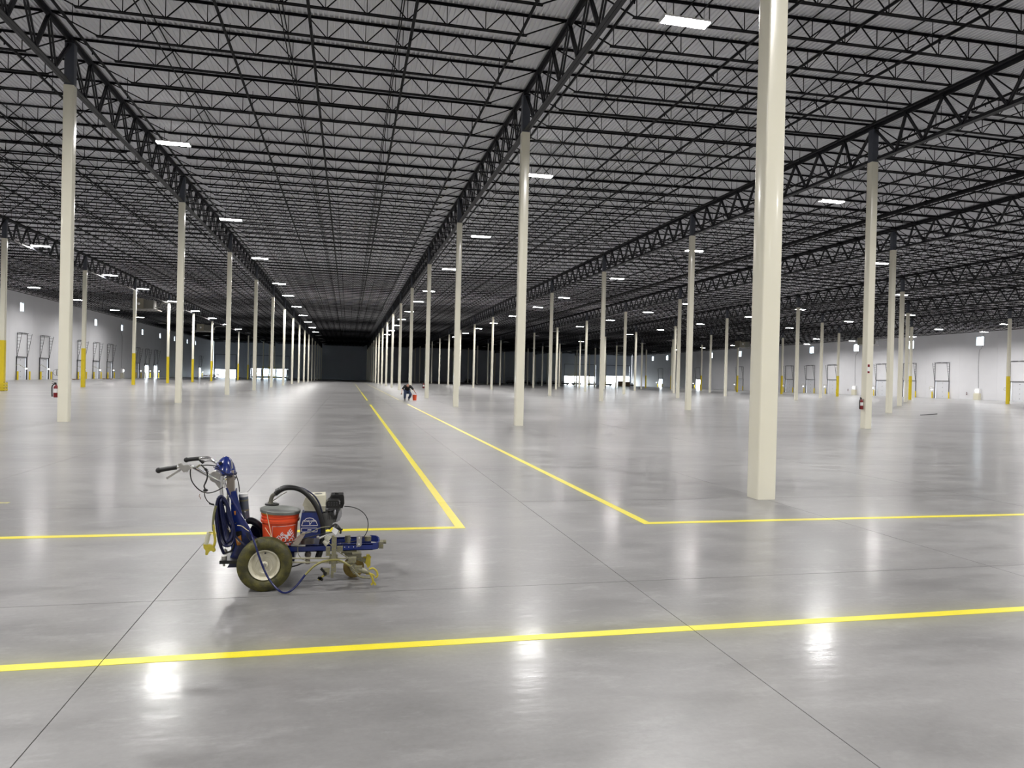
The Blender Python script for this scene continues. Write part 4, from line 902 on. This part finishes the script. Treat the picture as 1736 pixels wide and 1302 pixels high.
# ------------------------------------------------------------------ crouching person and bucket
PXc = atZ(689.8, 678.9); k_ = 25.35; py = PXc.y
def Q(u, v, dy=0.0): return Vector((PXc.x+(u-689.8)/k_, py+dy, (679.6-v)/k_))
def skinned(name, verts, edges, radii, mt, parent, root=0, sub=1, **kw):
    base = world_of(parent); me = bpy.data.meshes.new(name); me.from_pydata([tuple(Vector(v)-base) for v in verts], edges, []); me.materials.append(mt)
    ob = bpy.data.objects.new(name, me); C.objects.link(ob); ob.parent = parent
    me.skin_vertices if hasattr(me, 'skin_vertices') else None
    md = ob.modifiers.new('skin', 'SKIN'); md.use_smooth_shade = True; sk = me.skin_vertices[0].data if len(me.skin_vertices) else None
    if sk is None: raise RuntimeError('no skin layer')
    for i, r in enumerate(radii): sk[i].radius = (r, r); sk[i].use_root = (i == root)
    if sub: ob.modifiers.new('sub', 'SUBSURF').levels = sub; ob.modifiers['sub'].render_levels = sub
    dg = bpy.context.evaluated_depsgraph_get(); m2 = bpy.data.meshes.new_from_object(ob.evaluated_get(dg)); ob.modifiers.clear(); ob.data = m2
    for p in m2.polygons: p.use_smooth = True
    if not len(m2.materials): m2.materials.append(mt)
    for a, b in kw.items(): ob[a] = b
    return ob
per = thing('person', 'person in black shirt and blue jeans crouching forward in the aisle, reaching for a bucket', 'person', (PXc.x, py, 0))
pel = Q(690.2, 663.5, 0.34); chest = Q(690.3, 656.2, 0.02); neck = Q(690.4, 654.6, -0.10); 
shL, shR = Q(685.9, 656.2, -0.02), Q(695.0, 656.2, -0.02); elL, elR = Q(681.6, 660.6, -0.12), Q(700.0, 660.9, -0.05); haL, haR = Q(680.7, 666.4, -0.2), Q(703.2, 665.4, 0.1)
hpL, hpR = Q(687.6, 664.5, 0.30), Q(693.0, 664.5, 0.30); knL, knR = Q(686.2, 669.6, -0.05), Q(695.8, 669.3, -0.05); anL, anR = Q(686.5, 677.4, 0.12), Q(692.9, 677.2, 0.12)
V_ = [pel, (pel+chest)/2+Vector((0,0,0.03)), chest, neck, Q(690.5, 654.4, -0.16), shL, elL, haL, shR, elR, haR, hpL, knL, anL, hpR, knR, anR]
E_ = [(0,1),(1,2),(2,3),(3,4),(2,5),(5,6),(6,7),(2,8),(8,9),(9,10),(0,11),(11,12),(12,13),(0,14),(14,15),(15,16)]
R_ = [0.11,0.12,0.125,0.055,0.05,0.055,0.038,0.022,0.055,0.038,0.022,0.075,0.055,0.04,0.075,0.055,0.04]
for (h, e, sgn) in ((7, elL, -1), (10, elR, 1)):
    hp = V_[h]; d = (hp-Vector(V_[h-1])).normalized(); sd = Vector((1,0,0)); pm_ = hp+d*0.055; i0 = len(V_); V_.append(pm_); E_.append((h, i0)); R_.append(0.028)
    for f in range(4):
        a = pm_+sd*(f-1.5)*0.019+d*0.045; b = a+d*0.03+Vector((0,0.02,-0.004*f)); i = len(V_); V_ += [a, b]; E_ += [(i0, i), (i, i+1)]; R_ += [0.009, 0.008]
    a = hp+d*0.03-sd*sgn*0.04; b = a+d*0.03; i = len(V_); V_ += [a, b]; E_ += [(h, i), (i, i+1)]; R_ += [0.011, 0.009]
skinned('body', V_, E_, R_, M_SKIN, per)
skinned('shirt', [pel+Vector((0,0,0.03)), (pel+chest)/2+Vector((0,0,0.04)), chest, shL, (shL+elL)/2, elL+(haL-elL)*0.1, shR, (shR+elR)/2, elR+(haR-elR)*0.1], [(0,1),(1,2),(2,3),(3,4),(4,5),(2,6),(6,7),(7,8)], [0.17,0.20,0.19,0.11,0.08,0.065,0.11,0.08,0.065], M_SHIRT, per)
skinned('jeans', [pel, hpL, (hpL+knL)/2, knL, (knL+anL)/2, anL+Vector((0,0,0.01)), hpR, (hpR+knR)/2, knR, (knR+anR)/2, anR+Vector((0,0,0.01))], [(0,1),(1,2),(2,3),(3,4),(4,5),(0,6),(6,7),(7,8),(8,9),(9,10)], [0.165,0.12,0.11,0.095,0.085,0.07,0.12,0.11,0.095,0.085,0.07], M_JEAN, per)
for a in (anL, anR):
    m = MB(); m.tube([(a.x, a.y+0.08, 0.045), (a.x, a.y-0.02, 0.05), (a.x+0.01, a.y-0.12, 0.042), (a.x+0.012, a.y-0.19, 0.03)], [0.04,0.045,0.044,0.026], 10); m.build('shoe', M_BLACK, per)
hd = Q(690.5, 654.6, -0.22); m = MB(); m.sph(hd, 0.10, 16, 12, (0.82,1.0,1.12)); m.sph(hd+Vector((0,-0.102,-0.02)), 0.016, 8, 6, (0.8,1,1.4))
for s in (-1, 1): m.sph(hd+Vector((s*0.083,0.0,-0.01)), 0.022, 8, 6, (0.5,0.8,1.2))
head = m.build('head', M_SKIN, per)
m = MB(); m.sph(hd+Vector((0,0.018,0.030)), 0.103, 16, 12, (0.84,0.95,0.95)); m.build('hair', M_HAIR, head)
m = MB()
for s in (-1, 1): m.sph(hd+Vector((s*0.032,-0.088,0.005)), 0.010, 8, 6)
m.sph(hd+Vector((0,-0.088,-0.062)), 0.012, 8, 6, (2.0,0.5,0.5)); m.build('eyes_and_mouth', M_BPLAS, head)
tool = MB(); q = haL+Vector((-0.01,-0.02,-0.10)); tool.bar(q+Vector((-0.06,0,0)), q+Vector((0.05,0,0.0)), 0.05, 0.035); tag(tool.build('tape_roll', M_BPLAS), 'small black tool in the left hand of the crouching person', 'hand tool')
b2 = atZ(703.5, 677.9); b2 = Vector((PXc.x+(703.5-689.8)/k_, py+0.45, 0)); bb = thing('paint_bucket', 'small distant orange bucket on the floor beside the crouching person', 'bucket', tuple(b2))
m = MB(); m.lathe(b2, (0,0,1), [(0,0.001),(0,0.118),(0.26,0.136),(0.262,0.143),(0.28,0.143),(0.285,0.137),(0.35,0.140),(0.36,0.146),(0.365,0.135),(0.05,0.11)], 30); bd = m.build('bucket_body', mat('orange_bucket_b', (0.80,0.10,0.03), 0.4), bb, sharp=40)
m = MB(); m.tube([b2+Vector((0.141,0,0.31)), b2+Vector((0.11,-0.05,0.43)), b2+Vector((0,-0.1,0.50)), b2+Vector((-0.11,-0.05,0.43)), b2+Vector((-0.141,0,0.31))], 0.004, 6); m.build('bail', M_ALU, bb)

# ------------------------------------------------------------------ things along the walls and at the far end
gx0, gy0 = ROWS[0], 2*SY
gd = thing('column_guard', 'yellow bumper frame around the foot of the column at the left edge', 'column guard', (gx0, gy0, 0))
for k in range(3):
    z0 = 0.03+k*0.19; m = MB(); h = 0.24
    for (xa, xb, ya, yb) in ((-h,h,-h,-h+0.06),(-h,h,h-0.06,h),(-h,-h+0.06,-h+0.06,h-0.06),(h-0.06,h,-h+0.06,h-0.06)): m.box(gx0+xa, gx0+xb, gy0+ya, gy0+yb, z0, z0+0.15)
    m.build('guard_rail', M_YEL, gd, sharp=0)
m = MB()
for sx_ in (-1, 1):
    for sy_ in (-1, 1): m.box(gx0+sx_*0.2-0.02, gx0+sx_*0.2+0.02, gy0+sy_*0.2-0.02, gy0+sy_*0.2+0.02, 0, 0.6)
m.build('guard_post', M_BPLAS, gd, sharp=0)
def heater(x, y, z, lab, sx=2.2, face=1):
    r = thing('unit_heater', lab, 'heater', (x, y, z), 'tan make-up air heaters')
    m = MB(); m.box(x-1.3, x-0.1, y-0.9, y+0.9, z, z+1.25); m.build('cabinet', M_TANBOX, r, sharp=0)
    m = MB(); m.box(x-0.1, x+1.0, y-0.7, y+0.7, z+0.1, z+1.1); m.build('fan_section', mat('tan_dark', (0.17,0.165,0.14), 0.5), r, sharp=0)
    m = MB(); m.box(x-1.5, x+1.5, y-1.1, y-0.95, z-0.12, z-0.02); m.box(x-1.5, x+1.5, y+0.95, y+1.1, z-0.12, z-0.02); m.box(x-1.5, x-1.35, y-0.95, y+0.95, z-0.12, z-0.02); m.box(x+1.35, x+1.5, y-0.95, y+0.95, z-0.12, z-0.02); m.build('support_frame', M_ALU, r, sharp=0)
    m = MB(); m.sph((x-0.6, y-0.92, z+0.6), 0.16, 10, 6, (1,0.4,1)); m.build('lamp', M_SIGN, r)
    for dx in (-1.4, 1.4):
        for dy in (-1.0, 1.0): MB().bar((x+dx, y+dy, z), (x+dx, y+dy, 11.42), 0.03, 0.03).build('hanger_rod', M_STEEL, r, sharp=0)
    m = MB(); m.tube([(x+1.0,y,z+0.3), (x+1.6,y,z+0.3), (x+1.7,y,z+0.8), (x+2.6,y,z+0.95), (x+4.6,y,z+0.95)], 0.06, 8, sub=3); m.build('gas_pipe', M_ALU, r)
heater(-15.9, 71.5, 8.95, 'tan heater hanging beyond the left wall columns, nearer of the two on the left')
heater(-17.8, 119.0, 9.05, 'tan heater hanging at the left, farther of the two on the left')
heater(83.5, 104.0, 8.75, 'tan heater under the roof just left of the big foreground column, far right side')
heater(97.0, 86.0, 9.0, 'pale heater hanging in front of the right wall near its windows')
def cabinet(xw, sgn, y, lab):
    r = thing('electric_cabinet', lab, 'cabinet', (xw+sgn*0.3, y, 0)); X = lambda d: xw+sgn*d
    m = MB(); m.box(*sorted((X(0.02), X(0.45))), y-0.5, y+0.5, 0.0, 1.0); m.build('cabinet_body', M_TANK, r, sharp=0)
    m = MB(); m.box(*sorted((X(0.02), X(0.35))), y-0.45, y+0.45, 1.02, 1.75); m.build('panel_box', M_SIGN, r, sharp=0)
    m = MB(); m.sph((X(0.42), y, 1.4), 0.2, 10, 6, (0.6,1,1)); m.build('lamp', M_DOCKL, r)
    m = MB(); m.tube([(X(0.06), y, 1.8), (X(0.06), y+0.1, 5.0), (X(0.06), y, 7.6), (X(0.06), y-0.5, 8.2), (X(0.06), y-0.6, 10.3)], 0.018, 6, sub=3); m.build('conduit', M_TRACK, r)
    return r
cabinet(XR, -1, 69.6, 'pale cabinet with glowing lamp on the right wall below the large window')
cabinet(XR, -1, 97.7, 'pale cabinet with lamp and conduit against the right wall, left of the sign column')
cabinet(XL, 1, 119.5, 'pale cabinet with lamp and conduit against the left wall below a window')
cabinet(XR, -1, 134.0, 'far pale cabinet with lamp on the dim stretch of the right wall')
for (xw, sgn, y, lab) in ((XR, -1, 71.7, 'dark fire extinguisher on the right wall left of the lamp cabinet'), (XR, -1, 99.6, 'dark fire extinguisher on the right wall behind the sign column')):
    extinguisher(xw-0.105, y, 0.7, lab)
fx_, fy_ = -29.6, 83.2
fn = thing('drum_fan', 'big drum fan standing by the left wall, half hidden behind the nearest left column', 'fan', (fx_, fy_, 0))
m = MB(); m.lathe((fx_, fy_-0.2, 1.0), (0.5,-1,0.0), [(0,0.42),(0.25,0.44),(0.25,0.41),(0,0.39)], 24); m.build('drum', M_TRACK, fn)
m = MB()
for k in range(4):
    a = k*math.pi/2; m.bar((fx_+0.06, fy_-0.33, 1.0), (fx_+0.06+math.cos(a)*0.33, fy_-0.33+math.cos(a)*0.16, 1.0+math.sin(a)*0.36), 0.13, 0.01)
m.build('blades', M_ALU, fn, sharp=0)
m = MB()
for s in (-1, 1): m.bar((fx_+s*0.45, fy_-0.2, 0.05), (fx_+s*0.45, fy_-0.2, 1.05), 0.04, 0.04)
m.bar((fx_-0.45, fy_-0.2, 0.05), (fx_+0.45, fy_-0.2, 0.05), 0.05, 0.05); m.build('stand', M_TRACK, fn, sharp=0)
def pallet(x, y, lab, z=0.0):
    r = thing('pallet', lab, 'pallet', (x, y, z), 'wooden pallets')
    for k in range(5): MB().box(x-0.6, x+0.6, y-0.5+k*0.22, y-0.5+k*0.22+0.12, z+0.10, z+0.125).build('board', M_BROWN, r, sharp=0)
    for s in (-0.55, 0.0, 0.47): MB().box(x+s, x+s+0.08, y-0.5, y+0.5, z, z+0.10).build('runner', M_BROWN, r, sharp=0)
pallet(-29.2, 88.0, 'brown pallet on the floor by the left wall beside the drum fan')
pallet(-29.0, 101.8, 'brown pallet by the left wall just right of a yellow-footed column')
r = thing('debris_pile', 'heap of cardboard and scrap wood in the far left corner by the doorway', 'debris')
r['kind'] = 'stuff'
m = MB(); rr = random.Random(3)
for k in range(150):
    t = rr.random(); u = rr.gauss(0, 1); x = -26.3+u*1.7; y = 178+rr.gauss(0, 2.2); h = max(0.05, 1.15*math.exp(-((x+26.3)/2.6)**2)); z = rr.random()*h
    a = Vector((x, y, z)); m.bar(a, a+Vector((rr.uniform(-1,1), rr.uniform(-1,1), rr.uniform(-0.2,0.25)))*0.6, rr.uniform(0.1,0.5), 0.04)
bpy.data.objects.remove(r)
pl = m.build('debris_pile', mat('scrap', (0.30,0.20,0.13), 0.8, 0, 0.5, 2, col2=(0.08,0.06,0.05)), sharp=0); tag(pl, 'heap of cardboard and scrap wood in the far left corner by the doorway', 'debris'); pl['kind'] = 'stuff'
def crate(x, y, wx_, wy, h, lab, m_=M_BROWN, z=0.0):
    r = thing('shipping_crate', lab, 'crate', (x, y, z)); MB().box(x-wx_/2, x+wx_/2, y-wy/2, y+wy/2, z+0.12, z+h).build('box_body', m_, r, sharp=0)
    for s in (-0.4, 0, 0.4): MB().box(x+s*wx_-0.06, x+s*wx_+0.06, y-wy/2, y+wy/2, z, z+0.12).build('skid', M_DARKEQ, r, sharp=0)
q = atY(1052, 655, 186); crate(q.x, 186, 1.5, 1.2, 1.65, 'brown crate before the bright right-hand end doorway, left one of the pair')
q = atY(1063.5, 655, 186); crate(q.x, 186, 1.3, 1.2, 1.5, 'brown crate before the bright right-hand end doorway, right one of the pair')
def lift(x, y, lab, h=1.2, l=2.2):
    r = thing('scissor_lift', lab, 'lift', (x, y, 0), 'dark parked lifts at the far end')
    MB().box(x-l/2, x+l/2, y-0.45, y+0.45, 0.18, 0.65).build('chassis', M_DARKEQ, r, sharp=0)
    m = MB()
    for k in range(3):
        z = 0.68+k*0.13; m.bar((x-l/2+0.1,y-0.3,z), (x+l/2-0.1,y-0.3,z+0.12), 0.05, 0.05); m.bar((x-l/2+0.1,y-0.3,z+0.12), (x+l/2-0.1,y-0.3,z), 0.05, 0.05)
    m.build('scissor_arms', M_TRACK, r, sharp=0)
    MB().box(x-l/2, x+l/2, y-0.4, y+0.4, 1.06, 1.12).build('platform', M_DARKEQ, r, sharp=0)
    m = MB()
    for xa in (x-l/2+0.03, x, x+l/2-0.03): m.bar((xa,y-0.38,1.1), (xa,y-0.38,h+0.75), 0.04, 0.04)
    for z in (h+0.35, h+0.75): m.bar((x-l/2,y-0.38,z), (x+l/2,y-0.38,z), 0.04, 0.04)
    m.build('guard_rail', M_TRACK, r, sharp=0)
    for sx_ in (-0.7, 0.7):
        for sy_ in (-0.42, 0.42): MB().cyl((x+sx_*l/2, y+sy_-0.06, 0.19), (x+sx_*l/2, y+sy_+0.06, 0.19), 0.19, 12).build('wheel', M_BLACK, r)
names = ['first', 'second', 'third', 'fourth', 'fifth', 'sixth', 'seventh', 'eighth', 'ninth', 'tenth']
for k, (u, hh, ll) in enumerate([(793,1.3,2.0),(865,1.5,2.6),(892,1.2,2.4),(918,1.3,3.0),(938,1.0,2.4),(956,1.1,3.2),(977,1.5,3.0),(1003,1.1,2.6),(1030,1.4,2.6),(1068,1.2,2.2)]):
    q = atY(u, 655, 196); lift(q.x, 196, '%s dark parked machine from the left along the far end wall' % names[k], hh*0.8, ll)
m = MB(); a = atZ(1561, 704.2); b = atZ(1588, 702.3); m.bar((a.x,a.y,0.02), (b.x,b.y,0.02), 0.08, 0.04); tag(m.build('steel_angle', M_TRACK, sharp=0), 'thin dark strip of steel lying on the floor at the right', 'steel strip')
